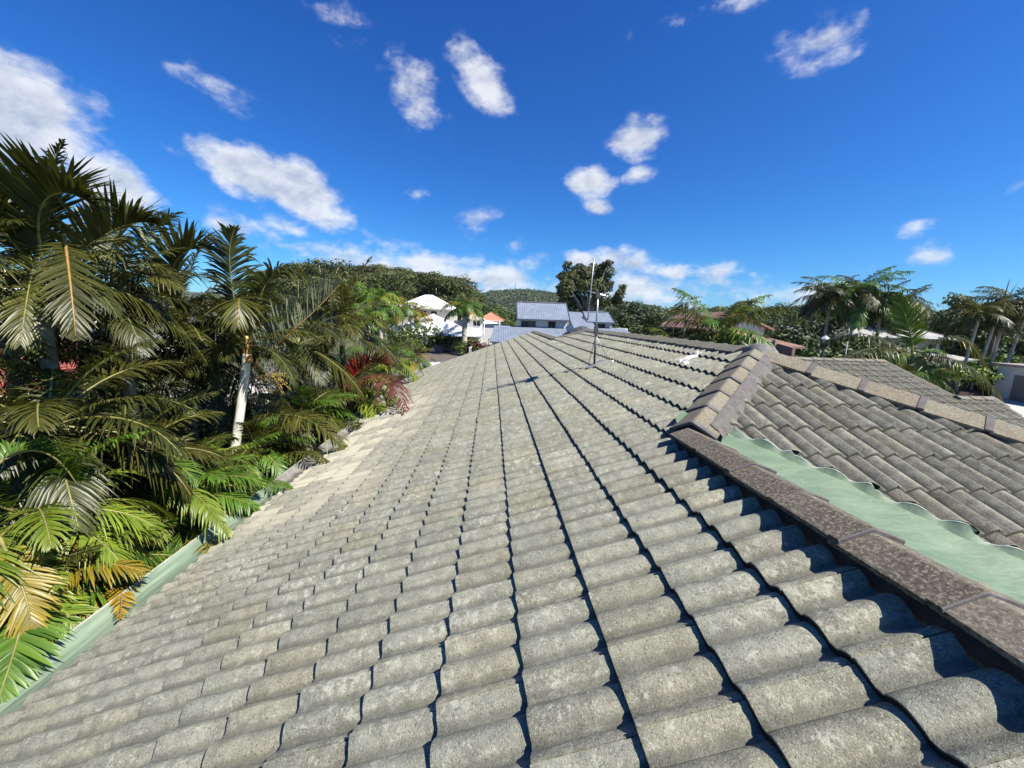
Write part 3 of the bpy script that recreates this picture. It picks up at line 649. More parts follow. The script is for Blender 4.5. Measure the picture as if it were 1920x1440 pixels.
def planar(o,th=.0):
    """metric UVs per face"""
    me=o.data; uv=me.uv_layers.new(name='uv')
    for p in me.polygons:
        n_=p.normal; 
        a=Vector((0,0,1)).cross(n_); a=Vector((1,0,0)) if a.length<.05 else a.normalized(); b_=n_.cross(a)
        for li in p.loop_indices:
            c=me.vertices[me.loops[li].vertex_index].co; uv.data[li].uv=(c.dot(a),c.dot(b_))
    return o
def frame(px,py,Y,rz=0.):
    """origin on the ground under pixel, x to the right, y away"""
    p=P(px,py,Y); return np.array([p[0],p[1],0.]),rz
def win(parent,x,y,z,w_,h_,face='y',mull=1,fr=None):
    mb=MB(); d_=.05; fr=fr or M_FRAME
    if face=='y':
        mb.box((x-.05,y-d_,z-.05),(x+w_+.05,y-.01,z)); mb.box((x-.05,y-d_,z+h_),(x+w_+.05,y-.01,z+h_+.05))
        for i in range(mull+1): xx=x+w_*i/mull; mb.box((xx-.03,y-d_+.004,z),(xx+.03,y-.01,z+h_))
        o=mb.build('window',fr,parent); g_=MB(); g_.box((x,y-.02,z),(x+w_,y-.004,z+h_)); g_.build('pane',M_GLASS,o)
    else:
        mb.box((y-.01,x-.05,z-.05),(y+d_,x+w_+.05,z)); mb.box((y-.01,x-.05,z+h_),(y+d_,x+w_+.05,z+h_+.05))
        for i in range(mull+1): xx=x+w_*i/mull; mb.box((y-.01,xx-.03,z),(y+d_-.004,xx+.03,z+h_))
        o=mb.build('window',fr,parent); g_=MB(); g_.box((y+.004,x,z),(y+.02,x+w_,z+h_)); g_.build('pane',M_GLASS,o)
    return o
def hip_roof(parent,x0,x1,y0,y1,ze,zr,m,rl=None,name='roof',fascia=None,ov=.5,th=.12):
    """hipped roof, ridge along the longer side"""
    x0-=ov;x1+=ov;y0-=ov;y1+=ov; w_,d_=x1-x0,y1-y0; h=min(w_,d_)/2
    if rl is not None: h=(w_-rl)/2 if w_>=d_ else (d_-rl)/2
    if w_>=d_: r0,r1=(x0+h,(y0+y1)/2,zr),(x1-h,(y0+y1)/2,zr)
    else: r0,r1=((x0+x1)/2,y0+h,zr),((x0+x1)/2,y1-h,zr)
    c=[(x0,y0,ze),(x1,y0,ze),(x1,y1,ze),(x0,y1,ze)]
    mb=MB(); V=c+[r0,r1]+[(p[0],p[1],ze-th) for p in c]
    if w_>=d_: Fs=[(0,1,5,4),(1,2,5),(2,3,4,5),(3,0,4)]
    else: Fs=[(0,1,4),(1,2,5,4),(2,3,5),(3,0,4,5)]
    Fs+=[(0,6,7,1),(1,7,8,2),(2,8,9,3),(3,9,6,0),(9,8,7,6)]
    mb.add(V,Fs); o=planar(mb.build(name,m,parent))
    rb=MB(); r=.09
    for a_,b_ in ((r0,r1),(c[0],r0),(c[3],r0),(c[1],r1),(c[2],r1)) if w_>=d_ else ((r0,r1),(c[0],r0),(c[1],r0),(c[2],r1),(c[3],r1)):
        if (Vector(a_)-Vector(b_)).length>.2: rb.tube([a_,b_],r,5)
    rb.build('ridge',m,o)
    fb=MB(); fb.box((x0-.06,y0-.1,ze-.16),(x1+.06,y0-.005,ze+.01)); fb.box((x0-.1,y0-.1,ze-.16),(x0-.005,y1,ze+.01)); fb.box((x1+.005,y0-.1,ze-.16),(x1+.1,y1,ze+.01))
    fb.build('gutter',fascia or M_WALLW,o)
    return o
def gable_x(parent,x0,x1,y0,y1,ze,zr,m,yr=None,th=.15,name='roof',fascia=None):
    yr=(y0+y1)/2 if yr is None else yr
    mb=MB(); mb.slab([(x0,y0,ze),(x1,y0,ze),(x1,yr,zr),(x0,yr,zr)],th); mb.slab([(x0,yr,zr),(x1,yr,zr),(x1,y1,ze),(x0,y1,ze)],th*.9); o=planar(mb.build(name,m,parent))
    fb=MB(); fb.box((x0,y0-.12,ze-.2),(x1,y0-.003,ze+.02)); fb.tube([(x0,yr,zr+.03),(x1,yr,zr+.03)],.1,6)
    for xx in (x0,x1): fb.tube([(xx,y0,ze),(xx,yr,zr+.02)],.07,5)
    fb.build('gutter',fascia or M_FASC,o); return o
def walls(parent,x0,x1,y0,y1,z0,z1,m,name='wall'):
    mb=MB(); mb.box((x0,y0,z0),(x1,y1,z1)); return planar(mb.build(name,m,parent))
S=lambda Y: Y/736.
# --- white two-storey house
Y=60.; o_,_=frame(810,640,Y); hw=thing('white_roofed_house','two storey warm grey house with broad glaring white metal roofs beyond the street','house',o_,R(-2))
X=lambda px:(P(px,620,Y)[0]-o_[0]); Z=lambda px,py,Yy=60.: float(P(px,py,Yy)[2])
walls(hw,X(727),X(890),0,13,0,2.7,M_WALLG); 
r1_=hip_roof(hw,X(722),X(893),-.6,13.6,Z(820,627),5.55,M_ROOFW,rl=9.3)
walls(hw,X(733),X(840),3.2,11.5,2.6,Z(800,579,64)-.05,M_WALLG); ze_=Z(800,578,63.5)
hip_roof(hw,X(733),X(840),3.2,11.5,ze_,Z(787,553,67),M_ROOFW,rl=1.2)
mb=MB(); mb.slab([(X(722),-2.6,2.45),(X(776),-2.6,2.45),(X(770),.5,3.6),(X(735),.5,3.6)],.15); mb.slab([(X(776),-2.6,2.45),(X(803),-2.4,2.4),(X(790),.5,3.4),(X(770),.5,3.6)],.15); mb.build('porch_roof',M_ROOFW,hw)
for px,pw in ((739,14),(778,13),(800,12)): win(hw,X(px),3.2,ze_-1.55,pw*.085,1.15)
win(hw,X(848),0,.15,2.6,2.1,mull=3,fr=M_FDK); win(hw,X(831),0,0,1.1,2.1,fr=M_FDK)
mb=MB()
for px in (756,781,804): mb.box((X(px),-2.4,0),(X(px)+.22,-2.18,2.35))
mb.build('porch_post',M_WALLW,hw)
mb=MB(); mb.box((X(812),-1.,0),(X(817),-.7,1.25)); mb.box((X(806),-1.,0),(X(809),-.75,.6)); mb.build('gate_pillar',M_WALLW,hw)
walls(hw,X(806),X(812),-.06,-.01,0,2.5,M_FDK,'door')
mb=MB(); mb.slab([(X(836),1.2,3.45),(X(872),1.0,3.38),(X(868),4.0,4.68),(X(846),4.1,4.72)],.05); 
mb.build('solar_panel',mat('dark_panel',(.03,.035,.05),.25),hw)
mb=MB(); mb.box((X(822),3.0,ze_+1.2),(X(824),3.4,ze_+1.22)); 
# --- blue tiled house
Y=50.; o_,_=frame(1010,620,Y); hb=thing('blue_roofed_house','white walled house with several blue grey tiled roofs at staggered heights','house',o_,R(-1.5))
X=lambda px:(P(px,610,Y)[0]-o_[0])
zr=Z(1015,568,53.5); ze_=Z(1015,599,50); zw=Z(1010,616,50.6)
walls(hb,X(972),X(1064),.6,6.4,0,ze_-.05,M_WALLW); gable_x(hb,X(969),X(1068),0,7,ze_,zr,M_BLUE,yr=3.6)
win(hb,X(978),.6,zw+.02,26*.0685,ze_-zw-.22,mull=2,fr=M_FDK); win(hb,X(1029),.6,zw+.05,13*.0685,ze_-zw-.25,mull=2,fr=M_FDK)
mb=MB(); mb.box((X(1046),.5,zw),(X(1058),.58,ze_-.2)); mb.build('shutter_panel',mat('pale_green_panel',(.45,.52,.5),.6),hb)
# low roof in front
zl0=Z(960,641,46); zl1=Z(1000,613,50.4)
mb=MB(); mb.slab([(X(921),-4.6,zl0),(X(1084),-4.6,zl0-.05),(X(1066),.58,zl1),(X(927),.58,zl1+.05)],.15); planar(mb.build('roof',M_BLUE,hb))
mb=MB(); mb.box((X(921)+.25,-4.4,zl0-.2),(X(921)+.31,.5,zl0+.1)); mb.build('barge_board',M_WALLW,hb)
walls(hb,X(925),X(1082),-4,.5,0,zl0-.1,M_WALLW)
# middle linking roof and right-hand block
zm=Z(1090,586,53.5); zm0=Z(1090,621,47.5)
mb=MB(); mb.slab([(X(1072),-2.6,zm0),(X(1118),-2.6,zm0-.1),(X(1103),3.6,zm),(X(1068),3.6,zm+.1)],.15); planar(mb.build('roof',M_BLUE,hb))
walls(hb,X(1070),X(1110),-2.2,4,0,zm0-.2,M_WALLW)
mb=MB(); mb.slab([(X(1058),1.2,zw-.1),(X(1072),-2.4,zm0),(X(1069),3.5,zm),(X(1066),3.6,ze_)],.12); mb.build('side_wall',M_WALLW,hb)
zr2=Z(1125,586,53.5); ze2=Z(1125,604,50.5)
walls(hb,X(1106),X(1149),.9,6.6,0,ze2-.05,M_WALLW); gable_x(hb,X(1101),X(1153),.4,7,ze2,zr2,M_BLUE,yr=3.6)
win(hb,X(1122),.9,ze2-.75,15*.0685,.5,mull=2,fr=M_FDK); win(hb,X(1110),.9,ze2-.85,9*.0685,.65,fr=M_FDK)
zq0=Z(1150,632,47);zq1=Z(1150,615,50.8)
mb=MB(); mb.slab([(X(1112),-3.4,zq0),(X(1182),-3.4,zq0-.05),(X(1172),.88,zq1),(X(1112),.88,zq1)],.15); planar(mb.build('roof',M_BLUE,hb))
walls(hb,X(1114),X(1180),-3,.8,0,zq0-.1,M_WALLW); walls(hb,X(1166),X(1181),1.0,4,0,Z(1175,616,51),M_WALLW)
# dark roof between
yd=24.; q0=P(1086,613,yd); hd=thing('dark_roofed_outbuilding','charcoal tiled roof hump just beyond the far dip in the foreground ridges','building',(q0[0],q0[1],0))
pr=[(1062,633),(1068,621),(1080,614),(1090,611),(1100,613),(1112,622),(1118,628)]
V=[];Fs=[]
for (px,py) in pr:
    for dy,dz in ((-.0,0),(2.2,-.25),(4.5,-1.2)):
        p_=P(px,py,yd); V.append((p_[0]-q0[0],dy,p_[2]+dz))
Fs=[(i*3+j,i*3+j+1,(i+1)*3+j+1,(i+1)*3+j) for i in range(len(pr)-1) for j in range(2)]
mb=MB(); mb.add(V,Fs); o=mb.build('roof',M_DARKT,hd,True)
V=[];Fs=[]
for (px,py) in pr:
    p_=P(px,py,yd); V+=[(p_[0]-q0[0],0,p_[2]),(p_[0]-q0[0]-.15,-1.6,p_[2]-.55)]
mb=MB(); mb.add(V,[(i*2,i*2+1,i*2+3,i*2+2) for i in range(len(pr)-1)]); planar(mb.build('roof',M_DARKT,hd))
walls(hd,-.6,.9,.1,4.3,0,float(P(1064,640,yd)[2])-.3,M_WALLG)
# --- orange roof and neighbours behind, shade sail, sandstone wall
Y=80.; o_,_=frame(925,600,Y); ho=thing('orange_roofed_house','house with a bright orange tiled hip roof far behind the white shade sail','house',o_)
X=lambda px:(P(px,600,Y)[0]-o_[0]); walls(ho,X(898),X(944),0,7,0,Z(920,602,80),M_WALLW); hip_roof(ho,X(898),X(944),0,7,Z(920,601,80),Z(925,586,84),M_ORNG,rl=2.5)
Y=66.; o_,_=frame(888,610,Y); hs=thing('small_white_house','small white walled house partly behind the big trunked palm','house',o_)
X=lambda px:(P(px,600,Y)[0]-o_[0]); walls(hs,X(874),X(905),0,6,0,Z(890,600,66),M_WALLW); hip_roof(hs,X(872),X(902),0,6,Z(890,598,66),Z(888,591,69),M_ROOFW,rl=1); win(hs,X(887),0,Z(890,611,66),1.2,.9,mull=2)
ss0=thing('shade_sail','taut white triangular shade sail on a thin post before the orange roof','shade sail',P(915,605,70.)*[1,1,0])
a_,b_,c_=[P(*q_)-P(915,605,70.)*[1,1,0] for q_ in ((900,598,73.),(937,606,68.),(908,607,66.))]
mb=MB(); mb.slab([a_,b_,c_],.04); mb.build('sail',M_ROOFW,ss0); mb=MB()
for q_ in (a_,b_,c_): mb=MB(); mb.tube([(q_[0],q_[1],0),(q_[0],q_[1],q_[2]+.3)],.06,6); mb.build('post',M_WALLW,ss0,True)
sw=G(905,640); o=MB(); o.box((-4,0,0),(5,.5,Z(905,622,sw[1])),); o=o.build('retaining_wall',mat('yellow_sandstone',(.42,.24,.08),.9,.3,3,bump=.4),loc=(sw[0],sw[1]+4,0)); tag(o,'low yellow sandstone retaining wall left of the blue roofed house','wall')
# --- fence, rack, bins by the far verge
def pfence(name,lab,p0,p1,h,n_,m,cat='fence',rails=2):
    t=thing(name,lab,cat,(p0[0],p0[1],0)); d_=np.array(p1[:2])-np.array(p0[:2])
    mb=MB()
    for i in range(n_): 
        q_=d_*i/(n_-1); mb.box((q_[0]-.05,q_[1]-.05,0),(q_[0]+.05,q_[1]+.05,h))
    mb.build('pickets',m,t); mb=MB()
    for j in range(rails): mb.tube([(0,0,h*(.3+.6*j)),(d_[0],d_[1],h*(.3+.6*j))],.05,4)
    mb.build('rail',m,t); return t
pfence('white_fence','slanting white fence rising beside the blue roofed house',G(880,672),G(908,655),1.5,14,M_WALLW)
rk=G(915,662); t=thing('metal_rack','open black metal frame standing left of the blue tiled low roof','rack',(rk[0],rk[1],0)); mb=MB()
for x_ in (0,1.1,2.2):
    for y_ in (0,1.): mb.box((x_,y_,0),(x_+.09,y_+.09,2.1))
mb.build('upright',M_FDK,t); mb=MB()
for z_ in (.2,1.,2.05):
    for y_ in (0,1.): mb.box((0,y_+.01,z_),(2.2,y_+.08,z_+.08))
mb.build('rail',M_FDK,t)
bn=G(893,656); t=thing('wheelie_bin','pale grey wheelie bin beside the maroon shrub','bin',(bn[0],bn[1],0)); mb=MB(); mb.add([(-.5,-.4,0),(.5,-.4,0),(.5,.4,0),(-.5,.4,0),(-.62,-.5,1.5),(.62,-.5,1.5),(.62,.5,1.5),(-.62,.5,1.5)],[(3,2,1,0),(4,5,6,7),(0,1,5,4),(1,2,6,5),(2,3,7,6),(3,0,4,7)]); mb.build('body',mat('grey_plastic',(.45,.5,.55),.5),t); mb=MB(); mb.box((-.68,-.55,1.5),(.68,.6,1.62)); mb.build('lid',M_WALLW,t)
# --- car
def car(loc,rz,body,lab):
    t=thing('parked_car',lab,'car',loc,rz)
    pr=[(-2.2,.45),(-2.25,.95),(-1.95,1.05),(-1.75,1.62),(-1.2,1.72),(.2,1.72),(.75,1.62),(1.35,1.12),(2.1,1.0),(2.3,.75),(2.3,.4)]
    V=[];Fs=[];n_=len(pr); ys=(-.9,-.86,.86,.9)
    for y_ in ys:
        for x_,z_ in pr:
            tk=.12*max(0,(z_-1.0)/.7); V.append((x_,y_*(1-tk),z_))
    for j in range(3):
        for i in range(n_): Fs.append((j*n_+i,j*n_+(i+1)%n_,(j+1)*n_+(i+1)%n_,(j+1)*n_+i))
    Fs+=[list(range(n_))[::-1],[3*n_+i for i in range(n_)]]
    mb=MB(); mb.add(V,Fs); mb.build('body',body,t,True,30)
    for s_ in (-1,1):
        mb=MB(); k=lambda z_: s_*(.9*(1-.12*max(0,(z_-1.)/.7))+.012)
        q_=[(-1.6,1.08),(-1.5,1.55),(-.4,1.62),(-.35,1.08)]; mb.slab([(x_,k(z_),z_) for x_,z_ in q_],.008); q_=[(-.25,1.08),(-.3,1.62),(.25,1.62),(1.05,1.14)]; mb.slab([(x_,k(z_),z_) for x_,z_ in q_],.008); mb.build('side_window',M_GLASS,t)
        for x_ in (-1.35,1.4):
            mb=MB(); mb.tube([(x_,s_*.70,.33),(x_,s_*.92,.33)],.33,18); w_=mb.build('wheel',M_FDK,t,True,40); mb=MB(); mb.tube([(x_,s_*.925,.33),(x_,s_*.935,.33)],.2,10); mb.build('rim',M_GAL2,w_)
    mb=MB(); mb.slab([(.82,-.72,1.6),(.82,.72,1.6),(1.36,.78,1.17),(1.36,-.78,1.17)],-.012); mb.slab([(-1.82,-.7,1.52),(-1.82,.7,1.52),(-2.0,.76,1.1),(-2.0,-.76,1.1)],.012); mb.build('windscreen',M_GLASS,t)
    mb=MB(); mb.box((-1.2,-.7,1.73),(.3,-.66,1.79)); mb.box((-1.2,.66,1.73),(.3,.7,1.79)); mb.build('roof_rail',M_GAL2,t)
    return t
c=P(820,672,30.); car((c[0],c[1],0),R(-62),mat('white_car_paint',(.78,.78,.78),.25,coat=.6),'white car with dark windows parked on the brown street behind the far roof edge')
# --- distant hill: tower and houses
tw=PD(966,549,1490); t=thing('lattice_tower','slim communications tower on top of the distant hill','tower',(tw[0],tw[1],tw[2]-3)); mb=MB(); tt=PD(965,532,1490)[2]-tw[2]+3
for sx__,sy__ in ((-1,-1),(1,-1),(1,1),(-1,1)): mb.tube([(sx__*3,sy__*3,0),(sx__*.7,sy__*.7,tt)],.5,4)
for i in range(7): z_=tt*i/7; w_=3-2.3*i/7; mb.tube([(-w_,-w_,z_),(w_,-w_,z_+tt/7)],.35,4); mb.tube([(w_,-w_,z_),(-w_,-w_,z_+tt/7)],.35,4)
mb.build('lattice',mat('tower_grey',(.35,.36,.38),.6),t)
rg=random.Random(5); M_ROOFS=[M_WALLW,mat('far_grey_roof',(.4,.4,.42),.7),mat('far_terracotta_roof',(.45,.27,.2),.7)]
for i in range(16):
    px=rg.uniform(925,1045); py=rg.uniform(557,577); D=1130+ (577-py)*15
    p=PD(px,py,D); t=thing('hillside_house',['tiny pale house among trees on the distant hill','tiny grey roofed house among trees on the distant hill','tiny terracotta roofed house among trees on the distant hill'][i%3],'house',(p[0],p[1],p[2]-5),rg.uniform(-1,1),'tiny houses on the distant hill %s'%'abc'[i%3])
    w_=rg.uniform(5,9); mb=MB(); mb.box((-w_,-5,-6),(w_,5,4)); mb.build('wall',M_WALLW,t); mb=MB(); mb.slab([(-w_-1,-6,4),(w_+1,-6,4),(w_+1,0,7),(-w_-1,0,7)],.4); mb.slab([(-w_-1,6,4),(w_+1,6,4),(w_+1,0,7),(-w_-1,0,7)],.4); mb.build('roof',M_ROOFS[i%3],t)
# --- left neighbours behind the palms
def nb(name,lab,px,py,D,x0,x1,d_,ze,zr,rm,wm,rz=0.,rl=None,wins=(),fascia=None):
    p=PD(px,py,D); az=math.atan2(p[0],p[1]); t=thing(name,lab,'house',(p[0],p[1],0),-az+rz)
    walls(t,x0,x1,0,d_,0,ze-.1,wm); hip_roof(t,x0,x1,0,d_,ze,zr,rm,rl=rl,fascia=fascia)
    for (x_,z_,w_,h_) in wins: win(t,x_,0,z_,w_,h_,mull=2)
    return t
nb('red_roofed_house','neighbouring house under a red tiled roof glimpsed behind the left palms',60,720,17.,-9,3,10,2.9,5.0,M_REDR,M_WALLW,R(12),rl=5,wins=((-6,1,1.5,1.2),(0,1,1.5,1.2)),fascia=M_ROOFW)
nb('grey_roofed_house','house with a dark grey roof and white fascia beyond the red tiled roof',70,580,36.,-12,9,10,4.3,6.0,M_SLATE,M_WALLW,R(6),rl=10,wins=((-5,2.6,1.6,1.1),(2,2.6,1.6,1.1)),fascia=M_ROOFW)
nb('white_upper_house','tall white house with a pale roof at far left edge behind the palms',28,560,50.,-11,4,9,6.3,8.2,M_ROOFW,M_WALLW,R(4),rl=6,wins=((-4,5.0,2.4,1.0),(-.5,5.0,2.0,1.0)),fascia=M_ROOFW)
p=PD(240,745,15.); az=math.atan2(p[0],p[1]); t=thing('pale_carport','flat pinkish white patio roof half hidden by the palm stems','carport',(p[0],p[1],0),-az); mb=MB(); mb.box((-3.4,0,2.55),(3.6,5,2.72)); mb.build('roof',mat('pinkish_white_sheet',(.62,.56,.54),.6,.1,2),t); mb=MB()
for x_ in (-3.2,0,3.3): mb.box((x_,.2,0),(x_+.12,.32,2.55))
mb.build('post',M_WALLW,t)
# paling fence along the left side, dark
pfence('paling_fence','dark timber boundary fence beneath the left palms',(-9.5,-2,0),(-9.5,24,0),1.8,160,M_BARKD)
# --- right-hand houses
Y=33.; o_,_=frame(1395,640,Y); hc=thing('cream_gable_house','cream gable walled house with weathered terracotta tiles behind the arching palm','house',o_)
X=lambda px:(P(px,620,Y)[0]-o_[0]); zr=Z(1372,584,33); zeR=Z(1446,617,33)
mb=MB(); xr_=X(1372); mb.add([(X(1325),0,0),(X(1434),0,0),(X(1434),0,zeR+.1),(xr_+.3,0,zr-.2),(X(1325),0,zeR+.2)],[(0,1,2,3,4)]); mb.add([(X(1325),9,0),(X(1434),9,0),(X(1434),9,zeR+.1),(xr_+.3,9,zr-.2),(X(1325),9,zeR+.2)],[(4,3,2,1,0)]); mb.box((X(1433),.0,0),(X(1434),9,zeR)); mb.build('wall',mat('cream_render',(.74,.70,.60),.8,.05,2),hc)
mb=MB(); mb.slab([(xr_,-.5,zr),(X(1446),-.5,zeR),(X(1446),9.5,zeR),(xr_,9.5,zr)],.16); mb.slab([(xr_,-.5,zr),(X(1318),-.5,Z(1318,616,33)),(X(1318),9.5,Z(1318,616,33)),(xr_,9.5,zr)],.16); planar(mb.build('roof',M_TERRA,hc))
mb=MB(); mb.slab([(X(1345),-3.,Z(1360,628,31)),(X(1392),-3,Z(1392,632,31)),(X(1380),0,Z(1370,612,33)),(X(1352),0,Z(1360,612,33))],.14); mb.slab([(X(1415),-3.5,Z(1430,648,30)),(X(1455),-3.5,Z(1450,648,30)),(X(1450),0,Z(1450,634,33)),(X(1420),0,Z(1425,634,33))],.14); planar(mb.build('porch_roof',M_TERRA,hc))
bw0=P(1424,650,27.);bw1=P(1486,655,24.); t=thing('brick_wall','red brown brick garden wall with lighter piers beyond the peak','wall',(bw0[0],bw0[1],0)); d_=bw1-bw0; mb=MB(); h_=float(P(1450,637,26.)[2]); mb.slab([(0,0,0),(d_[0],d_[1],0),(d_[0],d_[1],h_-.4),(0,0,h_)],.2); planar(mb.build('brickwork',M_BRICK,t)); mb=MB(); mb.box((-.2,-.2,0),(.2,.2,h_+.1)); mb.box((d_[0]*.45-.15,d_[1]*.45-.3,0),(d_[0]*.45+.15,d_[1]*.45,h_+.0)); mb.build('pier',mat('pinkish_brick_pier',(.36,.22,.17),.9,.2,6),t)
pfence('picket_fence','white picket fence between palm stems below the cream house',P(1300,640,26.),P(1375,650,25.),float(P(1340,630,25.)[2])-.2,26,M_WALLW)
# pale metal building roofs far right centre
Y=75.; o_,_=frame(1500,615,Y); t=thing('pale_roofed_shed','low sheds with pale blue grey sheet roofs in front of the forest','shed',o_); X=lambda px:(P(px,610,Y)[0]-o_[0])
mb=MB(); mb.slab([(X(1468),0,Z(1468,626,75)),(X(1492),0,Z(1490,626,75)),(X(1484),6,Z(1484,617,80)),(X(1466),6,Z(1466,617,80))],.1); mb.slab([(X(1482),1,Z(1482,620,76)),(X(1512),1,Z(1512,618,76)),(X(1504),6,Z(1500,610,80)),(X(1482),6,Z(1482,609,80))],.1); mb.build('roof',mat('pale_blue_sheet',(.45,.5,.56),.5),t); walls(t,X(1470),X(1510),1.5,6,0,3.0,M_WALLG)
# grey tiled two-storey house on the right
Y=42.; o_,_=frame(1700,640,Y); hg=thing('grey_tiled_house','large two storey house with pale grey tiled hip roofs behind the right palms','house',o_,R(3)); X=lambda px:(P(px,625,Y)[0]-o_[0])
zt=Z(1700,634,42)
walls(hg,X(1600),X(1783),.5,9,0,zt,M_WALLG); hip_roof(hg,X(1592),X(1795),.2,9.5,zt,Z(1700,603,47),M_GRT,rl=5.5,fascia=M_FDK)
walls(hg,X(1780),X(1845),1.5,8,0,Z(1840,672,43)-.1,M_WALLG); mb=MB(); mb.slab([(X(1775),-.2,Z(1790,676,42)),(X(1866),-.2,Z(1866,676,42)),(X(1850),4,Z(1850,668,46)),(X(1785),4.4,Z(1785,648,46))],.15); mb.slab([(X(1866),-.2,Z(1866,676,42)),(X(1866),8,Z(1866,676,42)),(X(1785),4.4,Z(1785,648,46)),(X(1850),4,Z(1850,668,46))],.12); planar(mb.build('roof',M_GRT,hg))
mb=MB(); mb.slab([(X(1690),-2.6,Z(1700,670,40)),(X(1745),-2.6,Z(1745,670,40)),(X(1735),.5,Z(1735,655,42)),(X(1695),.5,Z(1695,655,42))],.14); planar(mb.build('roof',M_GRT,hg))
win(hg,X(1755),.5,zt-1.7,1.3,1.1)
# garage, gate, fences, pot
ga=G(1858,744); gb=G(1935,757); t=thing('garage','white walled garage with a grey roller door at the far right edge','garage',(ga[0],ga[1],0)); d_=(gb-ga); dl=float(np.linalg.norm(d_[:2])); t.rotation_euler=(0,0,math.atan2(d_[1],d_[0])); hz=2.75
walls(t,0,dl+4,0,7,0,hz,M_WALLW); mb=MB(); mb.box((-.3,-.35,hz),(dl+4.4,7.3,hz+.2)); mb.build('roof',mat('mauve_fascia',(.30,.24,.23),.7),t)
gd0=G(1902,748)-ga; mb=MB(); x0_=float(np.linalg.norm(gd0[:2])); mb.box((x0_,-.06,.02),(x0_+2.9,-.01,2.1)); 
for i in range(12): mb.box((x0_,-.075,.1+i*.17),(x0_+2.9,-.06,.14+i*.17))
mb.build('roller_door',mat('grey_roller_door',(.17,.165,.165),.5),t)
g0,g1=G(1813,733),G(1856,743); 
def panel(name,lab,p0,p1,h0,h1,m,cat,np_=10,mp=None,parts='boards'):
    t=thing(name,lab,cat,(p0[0],p0[1],0)); d_=np.array([p1[0]-p0[0],p1[1]-p0[1]]); L_=np.linalg.norm(d_); t.rotation_euler=(0,0,math.atan2(d_[1],d_[0])); mb=MB()
    for i in range(np_):
        a_,b_=L_*i/np_,L_*(i+1)/np_-.012; ha,hb_=h0+(h1-h0)*i/np_,h0+(h1-h0)*(i+1)/np_
        mb.add([(a_,0,0),(b_,0,0),(b_,.03,0),(a_,.03,0),(a_,0,ha),(b_,0,hb_),(b_,.03,hb_),(a_,.03,ha)],[(3,2,1,0),(4,5,6,7),(0,1,5,4),(1,2,6,5),(2,3,7,6),(3,0,4,7)])
    mb.build(parts,m,t); mb=MB(); mb.box((0,.03,.3),(L_,.07,.4)); mb.box((0,.03,min(h0,h1)-.4),(L_,.07,min(h0,h1)-.3)); mb.build('rail',mp or m,t); return t
gt=panel('timber_gate','dark brown timber double gate between pale fence and white garage',g0,g1,2.0,1.9,mat('dark_brown_timber',(.10,.045,.035),.7,.3,6),'gate',14)
mb=MB(); mb.box((1.2,-.03,1.0),(1.9,-.004,1.06)); mb.box((2.9,-.03,1.25),(3.15,-.004,1.5)); mb.build('handle',M_FRAME,gt)
panel('pale_timber_fence','pale weathered timber fence stepping down beside the brown gate',G(1771,731),g0,.9,2.0,mat('bleached_timber',(.50,.42,.37),.85,.15,8),'fence',22)
mb=MB(); mb.slab([(G(1800,738)[0],G(1800,738)[1],.0),(G(1840,741)[0],G(1840,741)[1],.0),(G(1838,746)[0],G(1838,746)[1],.02),(G(1795,744)[0],G(1795,744)[1],.02)],-.35); tag(mb.build('garden_bed_edge',mat('dark_brown_edging',(.06,.035,.025),.8)),'dark low garden bed edge in front of the brown gate','edging')
pp=G(1878,742); t=thing('plant_pot','teal glazed pot holding a small palm beside the garage','plant pot',(pp[0],pp[1],0)); mb=MB(); mb.tube([(0,0,0),(0,0,.15),(0,0,.75),(0,0,.85),(0,0,.84)],[.45,.52,.68,.74,.6],16); mb.build('pot',mat('teal_glaze',(.01,.07,.075),.3),t,True,40)

# lamp post
lp=P(1545,650,30.); t=thing('garden_lamp_post','dark old fashioned lantern on a slim post against dark trees','lamp post',(lp[0],lp[1],0)); zt=float(P(1545,644,30.)[2]); mb=MB(); mb.tube([(0,0,0),(0,0,zt-.1)],.05,8); mb.build('post',M_FDK,t); mb=MB(); mb.tube([(0,0,zt-.1),(0,0,zt+.35)],[.14,.22],6); ln_=mb.build('lantern',mat('pale_lantern_glass',(.35,.38,.42),.2),t); mb=MB(); mb.tube([(0,0,zt+.35),(0,0,zt+.42),(0,0,zt+.62)],[.36,.30,.03],6); mb.build('lantern_cap',mat('pale_lamp_cap',(.42,.47,.52),.4),ln_)
for k_,(px,hh_) in enumerate(((1586,1.6),)): 
    q_=P(px,660,28.); o=MB(); o.tube([(0,0,0),(0,0,float(P(px,640,28.)[2]))],.04,6); tag(o.build('garden_stake',M_WALLW,loc=(q_[0],q_[1],0)),'slim white stake beside the lantern post','stake')

